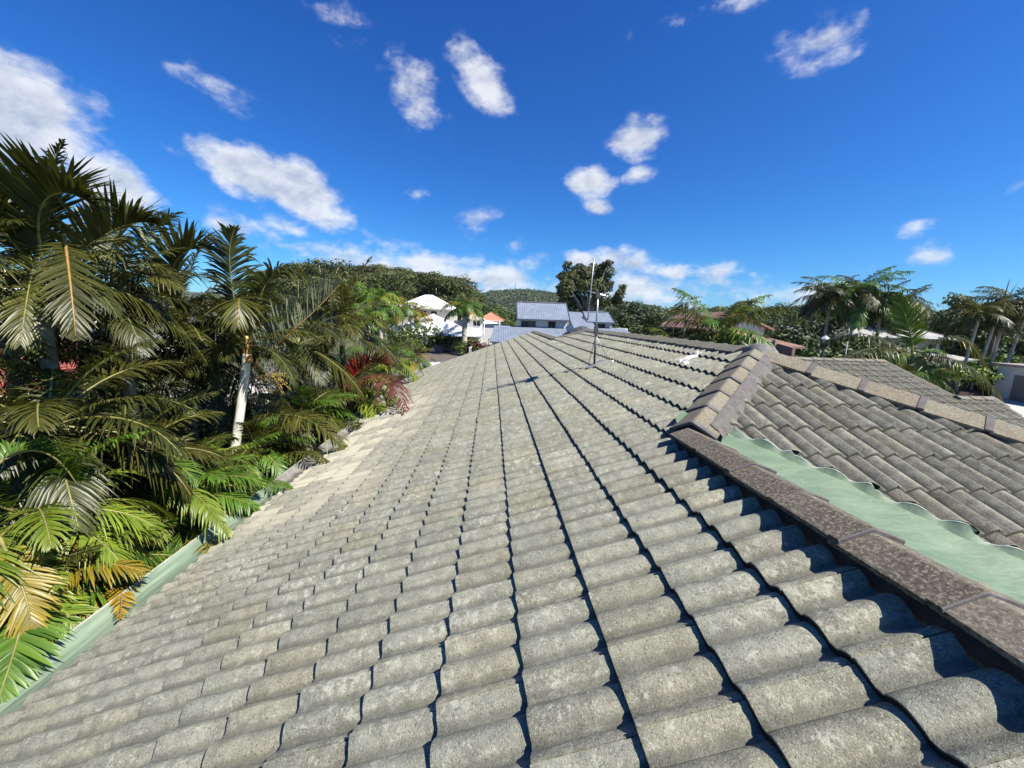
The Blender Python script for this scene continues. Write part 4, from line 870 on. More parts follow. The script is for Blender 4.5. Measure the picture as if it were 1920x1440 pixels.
# ------------------------------------------------------------------ palms
def frond_mesh(name,C,leafmat,seed,nl=46,Lm=.5,wd=.032,vee=.5,droop=.35,rach=(.018,.004),start=.14,tipa=28,basea=68,rm=None,gap=0.,side_up=None,ragged=.12,ntr=5):
    """C: control points of the rachis (Bezier, numpy (k,3)); leaflets in two ranks"""
    rg=np.random.default_rng(seed); C=np.asarray(C,float); k=len(C)-1
    def bez(t):
        t=np.asarray(t)[:,None]; return sum(math.comb(k,i)*(1-t)**(k-i)*t**i*C[i] for i in range(k+1))
    ts=np.linspace(start,.995,nl); p=bez(ts); p2=bez(np.minimum(ts+.01,1.)); p1=bez(ts-.01); T_=p2-p1; T_/=np.linalg.norm(T_,axis=1)[:,None]
    Zu=np.array([0,0,1.]); ref=np.array(side_up if side_up is not None else Zu)
    Sd=np.cross(T_,ref); ns_=np.linalg.norm(Sd,axis=1); 
    base_h=C[-1]-C[0]; fb=np.cross(base_h/np.linalg.norm(base_h),ref); fb/=max(1e-6,np.linalg.norm(fb))
    Sd=np.where(ns_[:,None]>.15,Sd/np.maximum(ns_,1e-6)[:,None],fb); 
    for i in range(1,nl):
        if Sd[i]@Sd[i-1]<0: Sd[i]=-Sd[i]
    U=np.cross(Sd,T_)
    env=np.sin(np.pi*np.clip(.12+.86*(ts-start)/(1-start),0,1))**.55; env*= (1-.35*((ts-start)/(1-start))**3)
    stt=np.array([0,.25,.55,.8,1.]) if ntr==5 else np.array([0,.45,1.]); wp=np.array([.5,1.,.95,.62,.04]) if ntr==5 else np.array([.6,1.,.05]); m=len(stt)
    V=[];A=[]
    for s_ in (-1,1):
        jit=rg.normal(0,1,(nl,6)); a=np.radians(basea+(tipa-basea)*((ts-start)/(1-start))**1.1+jit[:,0]*4); v=vee+jit[:,1]*.13
        d=np.cos(a)[:,None]*T_+np.sin(a)[:,None]*(s_*np.cos(v)[:,None]*Sd+np.sin(v)[:,None]*U)
        ln=Lm*env*(1+jit[:,2]*ragged); ln=np.maximum(ln,.03)
        if gap: ln=np.where(rg.random(nl)<gap,ln*.25,ln)
        dr=droop*(1+.35*jit[:,3])
        q=p[:,None,:]+d[:,None,:]*(ln[:,None]*stt[None,:])[...,None]-Zu*((dr*ln)[:,None]*stt[None,:]**2.2)[...,None]
        ld=np.gradient(q,axis=1); ld/=np.maximum(np.linalg.norm(ld,axis=2),1e-6)[...,None]
        wdv=np.cross(ld,U[:,None,:]); wdv/=np.maximum(np.linalg.norm(wdv,axis=2),1e-6)[...,None]
        nrm_=np.cross(wdv,ld); W_=(wd*.5*wp)[None,:,None]*(1+.15*jit[:,4])[:,None,None]
        VV=np.stack([q+wdv*W_,q-nrm_*W_*.28*np.sign((nrm_*U[:,None,:]).sum(2))[...,None],q-wdv*W_],axis=2)  # nl,m,3,3
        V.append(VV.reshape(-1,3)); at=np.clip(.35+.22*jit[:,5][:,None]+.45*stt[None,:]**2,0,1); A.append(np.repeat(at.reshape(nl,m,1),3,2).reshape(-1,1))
    V=np.concatenate(V);A=np.concatenate(A); A=np.concatenate([A,A,A],1)
    q=np.array([(i*3+b,i*3+b+1,(i+1)*3+b+1,(i+1)*3+b) for i in range(m-1) for b in range(2)]); Fq=(q[None]+(np.arange(2*nl)*m*3)[:,None,None]).reshape(-1,4)
    # rachis
    tr=np.linspace(0,1,14); pr=bez(tr); n0=len(V); rr=rach[0]+(rach[1]-rach[0])*tr**.7; RV=[]
    for i in range(14):
        tt_=pr[min(i+1,13)]-pr[max(i-1,0)]; tt_/=np.linalg.norm(tt_); a_=np.cross(tt_,[.3,.2,.9]); a_/=np.linalg.norm(a_); b_=np.cross(tt_,a_)
        for k_ in range(5): RV.append(pr[i]+(a_*math.cos(k_*1.2566)+b_*math.sin(k_*1.2566))*rr[i])
    RF=np.array([(n0+i*5+k_,n0+i*5+(k_+1)%5,n0+(i+1)*5+(k_+1)%5,n0+(i+1)*5+k_) for i in range(13) for k_ in range(5)])
    V=np.concatenate([V,np.array(RV)]); A=np.concatenate([A,np.full((len(RV),3),.5)])
    mi=np.concatenate([np.zeros(len(Fq),int),np.ones(len(RF),int)]); Fq=np.concatenate([Fq,RF])
    return newmesh(name,V,Fq,[leafmat,rm or M_RACH],True,mi,('lf',A))
def bend_curve(L_,e0,bend,n=5):
    """control points of an arching frond heading +x from elevation e0, bending down by bend radians"""
    pts=[np.zeros(3)]; 
    for i in range(n-1):
        e=e0-bend*((i+.5)/(n-1))**1.25; pts.append(pts[-1]+np.array([math.cos(e),0,math.sin(e)])*L_/(n-1))
    return np.array(pts)
LIB={}
def frond_lib(kind,lm,L_=2.1,Lm=.46,wd=.027,nl=58,lod=5,rm=None,droop=.4,vee=.45):
    """a set of fronds from upright to hanging"""
    key=(kind,lm,L_)
    if key in LIB: return LIB[key]
    out_=[]
    for i,(e,b) in enumerate(((82,35),(72,70),(60,85),(48,95),(34,100),(18,95),(2,80),(-18,60),(-45,35))):
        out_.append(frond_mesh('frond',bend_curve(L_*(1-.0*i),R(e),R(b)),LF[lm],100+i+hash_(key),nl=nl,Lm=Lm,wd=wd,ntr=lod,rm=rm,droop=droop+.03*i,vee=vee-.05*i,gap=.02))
    LIB[key]=out_; return out_
def hash_(k): return sum(ord(c) for c in str(k))%97
def trunk(parent,p0,p1,r0,r1,m=None,name='trunk',rings=True,bow=.1):
    p0=Vector(p0);p1=Vector(p1); mb=MB(); pts=[];rad=[]; n_=26 if rings else 6
    for i in range(n_+1):
        t=i/n_; pts.append(p0.lerp(p1,t)+Vector((bow*math.sin(t*math.pi),0,0))); rad.append((r0+(r1-r0)*t)*(1+(.05 if (rings and i%3==0) else 0)))
    mb.tube(pts,rad,10); return mb.build(name,m or M_BARK,parent,True)
def palm(name,lab,crown,sets,n,group=None,tr=(.09,.07),base=None,shaft=.8,seed=0,scale=1.,emin=0,emax=8,spear=True,tm=None,loc0=None,azs=None,sh_m=None):
    """crown: world point where fronds start; sets: list of frond libraries"""
    cx,cyy,cz=map(float,crown); bx,by=(base if base is not None else (cx,cyy)); t=thing(name,lab,'palm tree',(bx,by,0),0,group); rg=random.Random(seed)
    off=Vector((cx-bx,cyy-by,cz))
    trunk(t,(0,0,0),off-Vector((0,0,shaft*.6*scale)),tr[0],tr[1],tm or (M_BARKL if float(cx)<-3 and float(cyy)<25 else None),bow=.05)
    trunk(t,off-Vector((0,0,shaft*scale)),off+Vector((0,0,.1)),tr[1]*1.18,tr[1]*.55,sh_m or M_SHAFT,'crownshaft',False,0)
    for i in range(n):
        f_=(i+.5)/n; k=min(8,max(0,int(round(emin+(emax-emin)*f_**.85+rg.uniform(-.5,.5)))))
        lib=sets[rg.randrange(len(sets))]; az=i*2.39996+rg.uniform(-.25,.25) if azs is None else azs[i%len(azs)]+rg.uniform(-.2,.2)
        o=link('frond',lib[k],t); o.location=off+Vector((math.cos(az)*.04,math.sin(az)*.04,-.10*f_)); o.rotation_euler=(rg.uniform(-.25,.25),rg.uniform(-.08,.08),az); s_=scale*rg.uniform(.85,1.12); o.scale=(s_,s_*rg.choice((-1,1)),s_)
    if spear:
        mb=MB(); mb.tube([off,off+Vector((rg.uniform(-.06,.06),0,.7*scale)),off+Vector((rg.uniform(-.1,.1),0,1.5*scale))],[.025,.015,.002],6); mb.build('spear_leaf',M_RACH,t,True)
    return t
LV=lambda lm,**k: frond_lib('near',lm,**k)
sm=lambda lm,**k: frond_lib('small',lm,L_=1.25,Lm=.31,wd=.021,nl=50,**k)
sd_,so_,sg_,sl_,sy_l=sm('dark'),sm('olive'),sm('green'),sm('lime'),sm('yellow',rm=M_RACHO)
near_dark=LV('dark'); near_olive=LV('olive'); near_green=LV('green'); near_lime=LV('lime'); near_yel=LV('yellow',rm=M_RACHO)
def hero(parent,pts,lm,seed,origin=None,**k):
    """frond through world points"""
    o0=np.array(parent.location)
    me=frond_mesh('frond',[np.array(p)-o0 for p in pts],LF[lm],seed,**k); return link('frond',me,parent)
LFT='left palms crowding the eave'
# big left palm
A1=palm('palm_tree','tall dark fronded palm at the far left edge reaching highest into the sky',PD(60,500,7.6),[near_dark,near_olive],20,seed=1,scale=.72,tr=(.1,.08),emax=6.5)
hero(A1,[PD(85,520,7.13),PD(70,430,6.98),PD(45,360,6.67),PD(115,330,6.20),PD(180,390,6.04)],'dark',11,nl=70,Lm=0.66,wd=0.042,vee=.9,droop=.1,gap=0,basea=80,tipa=40)
hero(A1,[PD(60,500,7.29),PD(10,430,7.13),PD(-40,380,7.13),PD(-80,390,6.82)],'olive',12,nl=64,Lm=0.62,wd=0.036,vee=.7,droop=.25)
hero(A1,[PD(100,500,7.44),PD(160,470,7.13),PD(230,400,6.98),PD(290,420,6.82)],'dark',13,nl=56,Lm=0.72,wd=0.040,vee=.6,droop=.2)
hero(A1,[PD(120,440,6.67),PD(125,470,6.04),PD(136,560,5.58),PD(142,630,5.58)],'olive',14,nl=56,Lm=0.31,wd=0.026,vee=.1,droop=.1,basea=55,tipa=22,side_up=(.68,-.70,.2),rm=M_RACHO)
# second palm
A2=palm('palm_tree','dark palm with a yellow ribbed hanging frond second from the left edge',PD(215,545,8.37),[near_dark,near_olive],22,seed=2,scale=.76,emax=7)
hero(A2,[PD(215,560,8.21),PD(205,450,8.06),PD(225,390,7.90),PD(262,440,7.75)],'silver',21,nl=50,Lm=0.65,wd=0.034,vee=.7,droop=.2)
A3=palm('palm_tree','olive palm with browned arching frond tips left of the white stemmed palm',PD(335,590,9.92),[near_olive,near_dark],22,seed=3,scale=.78,emax=7)
hero(A3,[PD(330,600,9.61),PD(300,500,9.15),PD(330,450,8.84),PD(400,470,8.68)],'olive',31,nl=48,Lm=0.72,wd=0.052,vee=.9,droop=.05,rm=M_RACHO)
# main palm with white stem
A4=palm('palm_tree','palm with a smooth white stem and orange leaf bases',PD(462,640,8.84),[near_olive,near_dark],18,seed=4,scale=.72,emin=0,emax=6,base=tuple(PD(367,830,8.84)[:2]),tr=(.085,.075),tm=mat('white_palm_stem',(.62,.60,.50),.6,.12,5),sh_m=mat('orange_leaf_base',(.50,.27,.08),.55,.3,8),shaft=.55)
hero(A4,[PD(470,660,8.84),PD(430,560,8.68),PD(420,470,8.53),PD(440,430,8.37)],'dark',41,nl=54,Lm=0.68,wd=0.039,vee=.5,droop=.3)
hero(A4,[PD(470,660,8.84),PD(480,560,8.68),PD(500,470,8.53),PD(570,520,8.21)],'dark',42,nl=56,Lm=0.73,wd=0.039,vee=.35,droop=.5)
hero(A4,[PD(475,690,8.84),PD(520,640,8.68),PD(580,600,8.53),PD(640,530,8.68)],'silver',43,nl=54,Lm=0.72,wd=0.046,vee=1.15,droop=-.05,basea=62,tipa=35,rm=M_RACHO,rach=(.022,.006))
hero(A4,[PD(460,650,8.68),PD(440,560,8.21),PD(452,520,7.75),PD(446,610,7.44)],'olive',44,nl=50,Lm=0.55,wd=0.034,vee=.2,droop=.3,rm=M_RACHO,side_up=(.5,-.84,.2))
hero(A4,[PD(455,800,9.15),PD(520,760,8.37),PD(590,770,7.90),PX(650,846,-2.5)],'olive',45,nl=52,Lm=0.55,wd=0.032,vee=.5,droop=.5)
# right hand members of the left group
A5=palm('palm_tree','palm with drooping silvery olive fronds right of the white stemmed palm',PD(640,610,12.71),[near_olive,near_dark,near_olive],18,seed=5,scale=1.03,emax=7.5,tr=(.09,.07),tm=M_BARKD)
A5b=palm('palm_tree','slender ringed stem palm behind the white stemmed palm',PD(560,640,11.40),[near_dark,near_olive],15,seed=15,scale=1.03,emax=7)
A6=palm('palm_tree','red leaved palm leaning over the roof edge',PD(655,725,11.34),[near_olive],7,seed=6,scale=0.66,emin=3,emax=7,spear=False,tr=(.05,.045),tm=M_BARKD,sh_m=mat('red_leaf_base',(.4,.05,.02),.5,.2,8))
hero(A6,[PD(640,740,11.34),PD(690,690,11.18),PX(738,688,-2.7),PX(763,776,-1.75)],'purple',61,nl=46,Lm=0.72,wd=0.032,vee=.25,droop=.75,rm=mat('red_rachis',(.35,.05,.03),.5))
hero(A6,[PD(640,735,11.34),PD(665,700,11.34),PD(700,660,11.34),PD(730,690,11.18)],'red',62,nl=50,Lm=0.60,wd=0.051,vee=1.05,droop=.0,rm=MATS['red_rachis'])
hero(A6,[PD(650,750,11.18),PD(690,725,10.85),PX(720,725,-3.0),PX(745,758,-2.4)],'green',63,nl=44,Lm=0.51,wd=0.038,vee=.4,droop=.6)
hero(A6,[PD(660,770,11.02),PD(690,745,10.53),PX(712,755,-3.0),PX(712,810,-2.4)],'lime',64,nl=44,Lm=0.54,wd=0.038,vee=.3,droop=.5)
A7=palm('palm_tree','yellow green feathery palm nearest the far end of the eave',PD(725,668,16.33),[near_olive,near_lime,near_green],17,seed=7,scale=0.89,emin=1,emax=8,tr=(.06,.05))
hero(A7,[PD(720,670,15.62),PD(745,640,15.34),PX(775,640,-3.8),PX(788,692,-3.2)],'olive',71,nl=44,Lm=0.75,wd=0.043,vee=.6,droop=.4)
A8=palm('palm_tree','small yellow tipped palm just before the brown street',PD(775,672,21.75),[near_green,near_yel],13,seed=8,scale=0.70,emin=2,emax=8,tr=(.06,.05))
# lower row at the gutter
def clump(lab,crown,sets,n,seed,scale=.8,az=None,emin=1,emax=7.5):
    return palm('cane_palm',lab,crown,sets,n,seed=seed,scale=scale,emin=emin,emax=emax,spear=False,tr=(.035,.03),shaft=.3,azs=az)
B1=clump('bright lime cane palm arching over the green gutter',PX(290,1000,-4.30),[sl_,sg_],20,31,0.92)
hero(B1,[PX(250,960,-4.38),PX(290,880,-4.21),PX(350,880,-3.7),PX(428,1003,-2.8)],'lime',101,nl=55,Lm=0.35,wd=0.029,vee=.15,droop=.75)
hero(B1,[PX(280,1000,-4.30),PX(330,930,-4.13),PX(400,900,-3.6),PX(500,962,-2.8)],'green',102,nl=55,Lm=0.35,wd=0.025,vee=.2,droop=.6)
B2=clump('yellowing cane palm with orange fronds touching the green gutter',PX(200,1050,-4.04),[sg_,sy_l],18,32,0.82)
hero(B2,[PX(210,1010,-4.13),PX(225,1010,-3.88),PX(232,1080,-3.66),PX(226,1160,-2.95)],'orange',103,nl=55,Lm=0.25,wd=0.017,vee=.1,droop=.15,side_up=(.66,-.66,.35),rm=M_RACHO,basea=62,tipa=30)
hero(B2,[PX(180,1000,-4.13),PX(130,960,-3.88),PX(110,1010,-3.71),PX(118,1130,-3.62)],'yellow',104,nl=60,Lm=0.25,wd=0.018,vee=.1,droop=.4,side_up=(.66,-.66,.35),rm=M_RACHO)
hero(B2,[PX(320,1010,-4.13),PX(350,980,-3.88),PX(355,1020,-3.71),PX(358,1080,-3.62)],'yellow',105,nl=46,Lm=0.22,wd=0.017,vee=.1,droop=.2,side_up=(.66,-.66,.35))
B3=clump('green cane palm with lime arching fronds at the left edge',PX(60,960,-4.13),[sg_,sl_],20,33,0.88)
hero(B3,[PX(-40,900,-3.88),PX(60,800,-3.88),PX(120,850,-3.79),PX(160,940,-3.79)],'green',106,nl=68,Lm=0.27,wd=0.019,vee=.9,droop=.3)
hero(B3,[PX(0,1010,-3.79),PX(20,1050,-3.62),PX(50,1100,-3.45),PX(60,1180,-3.37)],'yellow',107,nl=49,Lm=0.24,wd=0.022,vee=.2,droop=.3)
B4=clump('deep green cane palm in shade at the bottom left corner',PX(30,1130,-4.13),[sd_,sg_],18,34,0.80)
hero(B4,[PX(60,1100,-3.71),PX(50,1130,-3.54),PX(40,1190,-3.37),PX(-10,1330,-3.19)],'green',108,nl=62,Lm=0.30,wd=0.022,vee=.1,droop=.2,side_up=(.66,-.66,.35))
hero(B4,[PX(170,1160,-4.04),PX(150,1150,-3.79),PX(170,1180,-3.62),PX(200,1200,-3.54)],'dark',109,nl=49,Lm=0.22,wd=0.018,vee=.1,droop=.3)
B5=clump('green cane palm with fresh lime tips below the white stem',PX(420,900,-4.54),[sg_,sl_,so_],24,35,1.00)
hero(B5,[PX(440,900,-4.54),PX(470,830,-4.51),PX(540,800,-4.49),PX(610,850,-4.48)],'green',110,nl=57,Lm=0.39,wd=0.024,vee=.7,droop=.3)
B6=clump('dark green cane palm between the lime palm and the pale carport',PX(230,860,-4.56),[sd_,sg_,so_],25,36,1.10)
B7=clump('shaded olive cane palm under the tallest left palm',PX(90,790,-4.58),[sd_,so_],25,37,1.15)
B8=clump('drooping cane palm beside the bare metal gutter',PX(560,790,-4.68),[sd_,sg_,so_],25,38,1.05)
B9=clump('small cane palm wedged against the gutter below the slender palms',PX(470,960,-4.50),[sd_,sg_],21,39,0.80)
B10=clump('cane palm filling the gap under the red leaved palm',PX(640,770,-4.82),[sg_,so_],23,40,1.10)
B11=clump('loose cane palm beyond the red leaved palm',PX(740,720,-5.11),[sl_,so_],23,41,1.00)
A9=palm('palm_tree','dark palm filling the space between the two leftmost crowns',PD(150,610,9.5),[near_dark,near_olive],20,seed=51,scale=.85,emax=8)
A10=palm('palm_tree','olive palm low between second and third crowns from the left',PD(285,640,9.8),[near_dark,near_olive],20,seed=52,scale=.85,emax=8)
A11=palm('palm_tree','shaded palm low at the far left before the red tiled roof',PD(20,660,8.0),[near_dark,near_olive],18,seed=53,scale=.7,emax=8)
A12=palm('palm_tree','dark palm low behind the white stem',PD(400,670,10.5),[near_dark,near_olive],20,seed=54,scale=.85,emax=8)
B12=clump('bright green cane palm between the lime palm and the left edge',PX(150,900,-4.9),[sg_,sl_],15,55,.9)
B13=clump('olive cane palm tucked behind the lime arching palm',PX(350,860,-5.2),[so_,sg_,sd_],16,56,1.0)
# seed heads
def seedhead(parent,p,r,seed,m):
    rg=random.Random(seed); p=Vector(p)-parent.location; mb=MB()
    for i in range(26):
        a=rg.uniform(0,6.28); e=rg.uniform(-1.2,.3); d=Vector((math.cos(a)*math.cos(e),math.sin(a)*math.cos(e),math.sin(e))); q_=p+d*r*rg.uniform(.6,1)
        mb.tube([p,p.lerp(q_,.5)+Vector((0,0,.03)),q_],.004,3)
        for k in range(7): c_=p.lerp(q_,.35+.1*k)+Vector((rg.uniform(-.02,.02),rg.uniform(-.02,.02),rg.uniform(-.02,.02))); mb.tube([c_,c_+Vector((0,0,.02))],.009,4)
    mb.build('seed_head',m,parent)
M_SEED=mat('yellow_seeds',(.38,.27,.05),.6,.3,20)
seedhead(A4,PD(510,705,8.7),.42,1,M_SEED); seedhead(A3,PD(250,680,8.8),.5,2,M_SEED); seedhead(A2,PD(225,650,8.2),.45,3,M_SEED)
# ------------------------------------------------------------------ broadleaf trees
def crown_mesh(name,blobs,n,size,lm,seed,flat=.0,ntype=4,shell=.55):
    rg=np.random.default_rng(seed); bl=np.array(blobs,float); vol=(bl[:,3]*bl[:,4]*bl[:,5])**(.66); pr=vol/vol.sum()
    idx=rg.choice(len(bl),n,p=pr); d=rg.normal(0,1,(n,3)); d/=np.linalg.norm(d,axis=1)[:,None]; rad=shell+(1-shell)*rg.random(n)**.5*1.05
    lump=1+.16*np.sin(d[:,0]*5+idx)+.14*np.sin(d[:,2]*6+idx*2.)
    c=bl[idx,:3]+d*bl[idx,3:6]*(rad*lump)[:,None]
    nn=d+rg.normal(0,.55,(n,3))+np.array([0,0,.35]); nn/=np.linalg.norm(nn,axis=1)[:,None]
    a=np.cross(nn,rg.normal(0,1,(n,3))); a/=np.linalg.norm(a,axis=1)[:,None]; b=np.cross(nn,a); s_=size*(.6+.8*rg.random(n))[:,None]
    V=np.stack([c-a*s_,c-b*s_*.55+nn*s_*.2,c+a*s_,c+b*s_*.55+nn*s_*.12],1).reshape(-1,3); Fq=np.arange(4*n).reshape(-1,4)
    A=np.repeat(np.clip(rg.normal(.4,.28,n)+.25*np.sin(idx*1.7),0,1),4)[:,None]; A=np.concatenate([A,A,A],1)
    return newmesh(name,V,Fq,[LF[lm]],False,None,('lf',A))
def limbs_mesh(blobs,h,r,seed,m,fork=.35):
    rg=random.Random(seed); mb=MB(); mb.tube([(0,0,-.5),(rg.uniform(-.2,.2),0,h*fork*.5),(0,0,h*fork),(rg.uniform(-.4,.4),rg.uniform(-.4,.4),h*.8)],[r*1.2,r,r*.8,r*.25],8)
    for b in blobs[::2][:16]:
        c=Vector(b[:3]); st=Vector((0,0,h*rg.uniform(fork*.8,fork*1.25))); mb.tube([st,st.lerp(c,.5)+Vector((0,0,h*.04)),c+Vector((0,0,b[5]*.4))],[r*.5,r*.3,r*.08],5)
    return mb.mesh('trunk',m,True)
def blobs_for(kind,seed,h,w_):
    rg=random.Random(seed); bl=[]
    if kind=='gum':
        for i in range(20):
            a=rg.uniform(0,6.28); t=rg.random(); z=h*(.42+.53*t); rr=w_*.5*math.sqrt(max(.05,1-((t-.35)/.75)**2))*rg.uniform(.35,1.); s_=w_*rg.uniform(.11,.19); bl.append((rr*math.cos(a),rr*math.sin(a),z,s_*1.25,s_*1.25,s_*.75))
    else:
        for i in range(26):
            a=rg.uniform(0,6.28); t=rg.random()**.8; z=h*(.22+.66*t); rr=w_*.42*math.sqrt(max(.05,1-((t-.3)/.8)**2))*rg.uniform(.2,1.); s_=w_*rg.uniform(.13,.2); bl.append((rr*math.cos(a),rr*math.sin(a),z,s_*1.2,s_*1.2,s_))
    return bl
TL={}
def tree_lib(key,kind,lm,h,w_,n,size,seed,bark,fork=.4):
    if key not in TL:
        bl=blobs_for(kind,seed,h,w_); TL[key]=(crown_mesh('crown',bl,n,size,lm,seed),limbs_mesh(bl,h,w_*.028,seed,bark,fork))
    return TL[key]
def put_tree(name,lab,lib,x,y,z=0,s=1.,rz=0.,group=None,cat='tree',sz=None):
    t=thing(name,lab,cat,(x,y,z),rz,group); t.scale=(s,s,sz or s); link('crown',lib[0],t); link('trunk',lib[1],t); return t
gl=[tree_lib('gum%d'%i,'gum','gum',15,11+i,7000,.27,50+i,M_BARKG,.45) for i in range(4)]
gl2=[tree_lib('mid%d'%i,'dense','mid',9,9,6500,.25,70+i,M_BARKD,.3) for i in range(3)]
gl3=[tree_lib('dn%d'%i,'dense','dense',9,9,7000,.24,80+i,M_BARKD,.3) for i in range(2)]
rg=random.Random(11)
# wooded rise behind the white roofed house
sky_=[(505,505),(545,497),(600,493),(640,499),(690,494),(740,501),(800,512),(835,524),(860,540),(885,556)]
def interp(px,tab):
    for (a,b) in zip(tab,tab[1:]):
        if a[0]<=px<=b[0]: return a[1]+(b[1]-a[1])*(px-a[0])/(b[0]-a[0])
    return tab[-1][1] if px>tab[-1][0] else tab[0][1]
for D,n_,dy in ((172,22,0),(150,22,14),(128,19,30),(108,14,46)):
    for i in range(n_):
        px=505+ (885-505)*(i+rg.uniform(.1,.9))/n_; py=interp(px,sky_)+dy+rg.uniform(-3,7); h=15*rg.uniform(.85,1.2)
        tp_=PD(px,py,D*rg.uniform(.95,1.05)); z=max(0,tp_[2]-h); put_tree('gum_tree','gum tree in the wooded rise behind the white roofed house',gl[rg.randrange(4)],tp_[0],tp_[1],z,h/15*.97,rg.uniform(0,6.28),'gum trees in the wooded rise')
# big gum behind the blue house
bl=[]; rr=random.Random(3)
for (px,py,s_) in ((1075,520,3.2),(1100,506,3.4),(1128,512,3.),(1140,535,2.8),(1060,545,3.),(1058,568,2.6),(1090,535,3.2),(1115,540,3.2),(1085,565,3.),(1120,568,2.8),(1150,560,1.9),(1075,590,3.2),(1110,592,3.),(1047,524,1.6),(1137,498,1.3),(1156,545,1.4),(1145,590,2.4),(1100,520,3.),(1066,505,1.5),(1050,590,2.)):
    p=P(px,py,82); 
    for k in range(2): bl.append((p[0]+rr.uniform(-1,1),rr.uniform(-3.5,3.5),p[2]+rr.uniform(-.6,.6),s_*.62,s_*.7,s_*.5))
b0=P(1100,600,82); bl=[(x-b0[0],y,z,a,b,c) for x,y,z,a,b,c in bl]
t=thing('big_gum_tree','very large spreading gum tree standing alone behind the blue roofed house','tree',(b0[0],82,0)); link('crown',crown_mesh('crown',bl,20000,.27,'gum',5,shell=.35),t); link('trunk',limbs_mesh(bl,15,.55,5,M_BARKG,.4),t)
# dense dark trees right of it
for i,(px,py,h,Y,k) in enumerate(((1180,568,8.5,62,0),(1215,576,8.,66,1),(1160,582,8,56,1),(1240,590,7,60,0))):
    p=P(px,py,Y); put_tree('dense_tree',['dense rounded dark green tree right of the big gum tree','dense dark tree rising behind the arching palm fronds','dark tree close behind the right block of the blue roofed house','low dark tree left of the terracotta roofed house'][i],gl3[k],p[0],Y,0,float(p[2])/9.4,i)
# forest belt to the right
skr=[(1225,588),(1270,582),(1330,578),(1360,565),(1390,562),(1420,574),(1480,568),(1520,574),(1600,578),(1700,580),(1750,575),(1800,572),(1930,575)]
for D,n_,dy in ((125,24,0),(100,20,12),(78,17,26)):
    for i in range(n_):
        px=1225+(1940-1225)*(i+rg.uniform(.1,.9))/n_; py=interp(px,skr)+dy+rg.uniform(-3,7); tp_=P(px,py,D*rg.uniform(.93,1.07)/1.12); h=max(5.,tp_[2]); 
        if D==78 and 1460<px<1530: continue
        put_tree('forest_tree','tree in the continuous green belt along the right horizon',gl2[rg.randrange(3)],tp_[0],tp_[1],0,h/9.2,rg.uniform(0,6.28),'trees in the right hand forest belt')
# middle distance trees left of the blue house
for i,(px,py,Y,k,lab) in enumerate(((880,560,95,1,'dark tree behind the big trunked palm'),(905,565,100,0,'tall green tree below the distant hill'),(940,588,86,2,'bushy tree right of the orange roof'),(955,600,75,1,'rounded tree against the left end of the blue roofs'),(848,560,100,2,'tree showing above the right end of the white roof'),(925,572,120,0,'far green tree under the distant hill houses'),(965,582,110,2,'far tree touching the blue ridge line'))):
    p=P(px,py,Y); put_tree('bushy_tree',lab,(gl2+gl3)[k],p[0],Y,0,float(p[2])/9.2,i)
# woods on the far hills: nobody could count those
def woods(name,prof,D,n,size,seed,depth,lm='mid'):
    rg=np.random.default_rng(seed); xs=[a for a,_ in prof]; bl=[]
    for i in range(n):
        px=rg.uniform(xs[0],xs[-1]); py=interp(px,prof); f_=rg.random()*.95; p=PD(px,py,D); u=p[:2]/D; z=p[2]*(1-f_**1.6)+size*.4; q=u*(D-f_*depth); bl.append((q[0],q[1],z,size*rg.uniform(.6,1.3),size,size*rg.uniform(.5,1.)))
    return tag(link(name,crown_mesh(name,bl,n*24,size*.36,lm,seed)),kind='stuff')
woods('distant_woods',[(880,580),(905,557),(930,551),(985,549),(1040,556),(1080,562),(1140,568),(1240,583)],1500,2300,11,1,480)
woods('distant_woods',[(1200,590),(1260,585),(1400,586),(1500,584),(1640,592),(1760,598),(1960,604)],900,1300,8,2,280)
woods('distant_woods',[(-120,528),(0,530),(80,532),(180,538),(300,545)],1300,300,11,3,300)
# ------------------------------------------------------------------ middle distance palms
king=frond_lib('king','green',L_=3.0,Lm=.75,wd=.075,nl=34,lod=3,droop=.6,vee=.3); kingy=frond_lib('king','yellow',L_=3.0,Lm=.7,wd=.07,nl=32,lod=3,rm=M_RACHO,droop=.6,vee=.3); kingo=frond_lib('king','olive',L_=3.0,Lm=.7,wd=.07,nl=34,lod=3,droop=.6,vee=.3); kingd=frond_lib('king','dark',L_=3.0,Lm=.7,wd=.07,nl=34,lod=3,droop=.6,vee=.3); kingl=frond_lib('king','lime',L_=3.0,Lm=.7,wd=.07,nl=32,lod=3,droop=.6,vee=.3)
def kp(lab,px,py,Y,sets,n,seed,scale=1.,tr=(.22,.16),emax=7,emin=1,**k):
    return palm('palm_tree',lab,P(px,py,Y),sets,n,seed=seed,scale=scale,tr=tr,emax=emax,emin=emin,shaft=1.2,**k)
kp('stout king palm with a thick pale trunk before the white roof at its right end',871,574,56,[king,kingo,king,kingy],22,201,1.2,(.42,.32),tm=M_BARK)
kp('yellow green palm in front of the white house upper windows',755,574,58,[kingl,kingy,king],18,202,1.05,(.2,.16))
kp('yellower palm just right of its green neighbour before the white house',781,583,60,[kingy,kingl],17,203,1.0,(.2,.16))
kp('bright green bushy palm left of the white house',712,560,44,[king,kingl],20,204,1.1)
kp('tall green palm at the left end of the wooded rise',682,556,46,[king,kingo],20,205,1.1)
kp('pale green palm half hidden by olive fronds left of the white roof',690,595,36,[kingl,king],18,206,.9)
kp('dark slim palm behind the porch of the white house',815,600,75,[kingd,kingo],10,207,.7,(.15,.12))
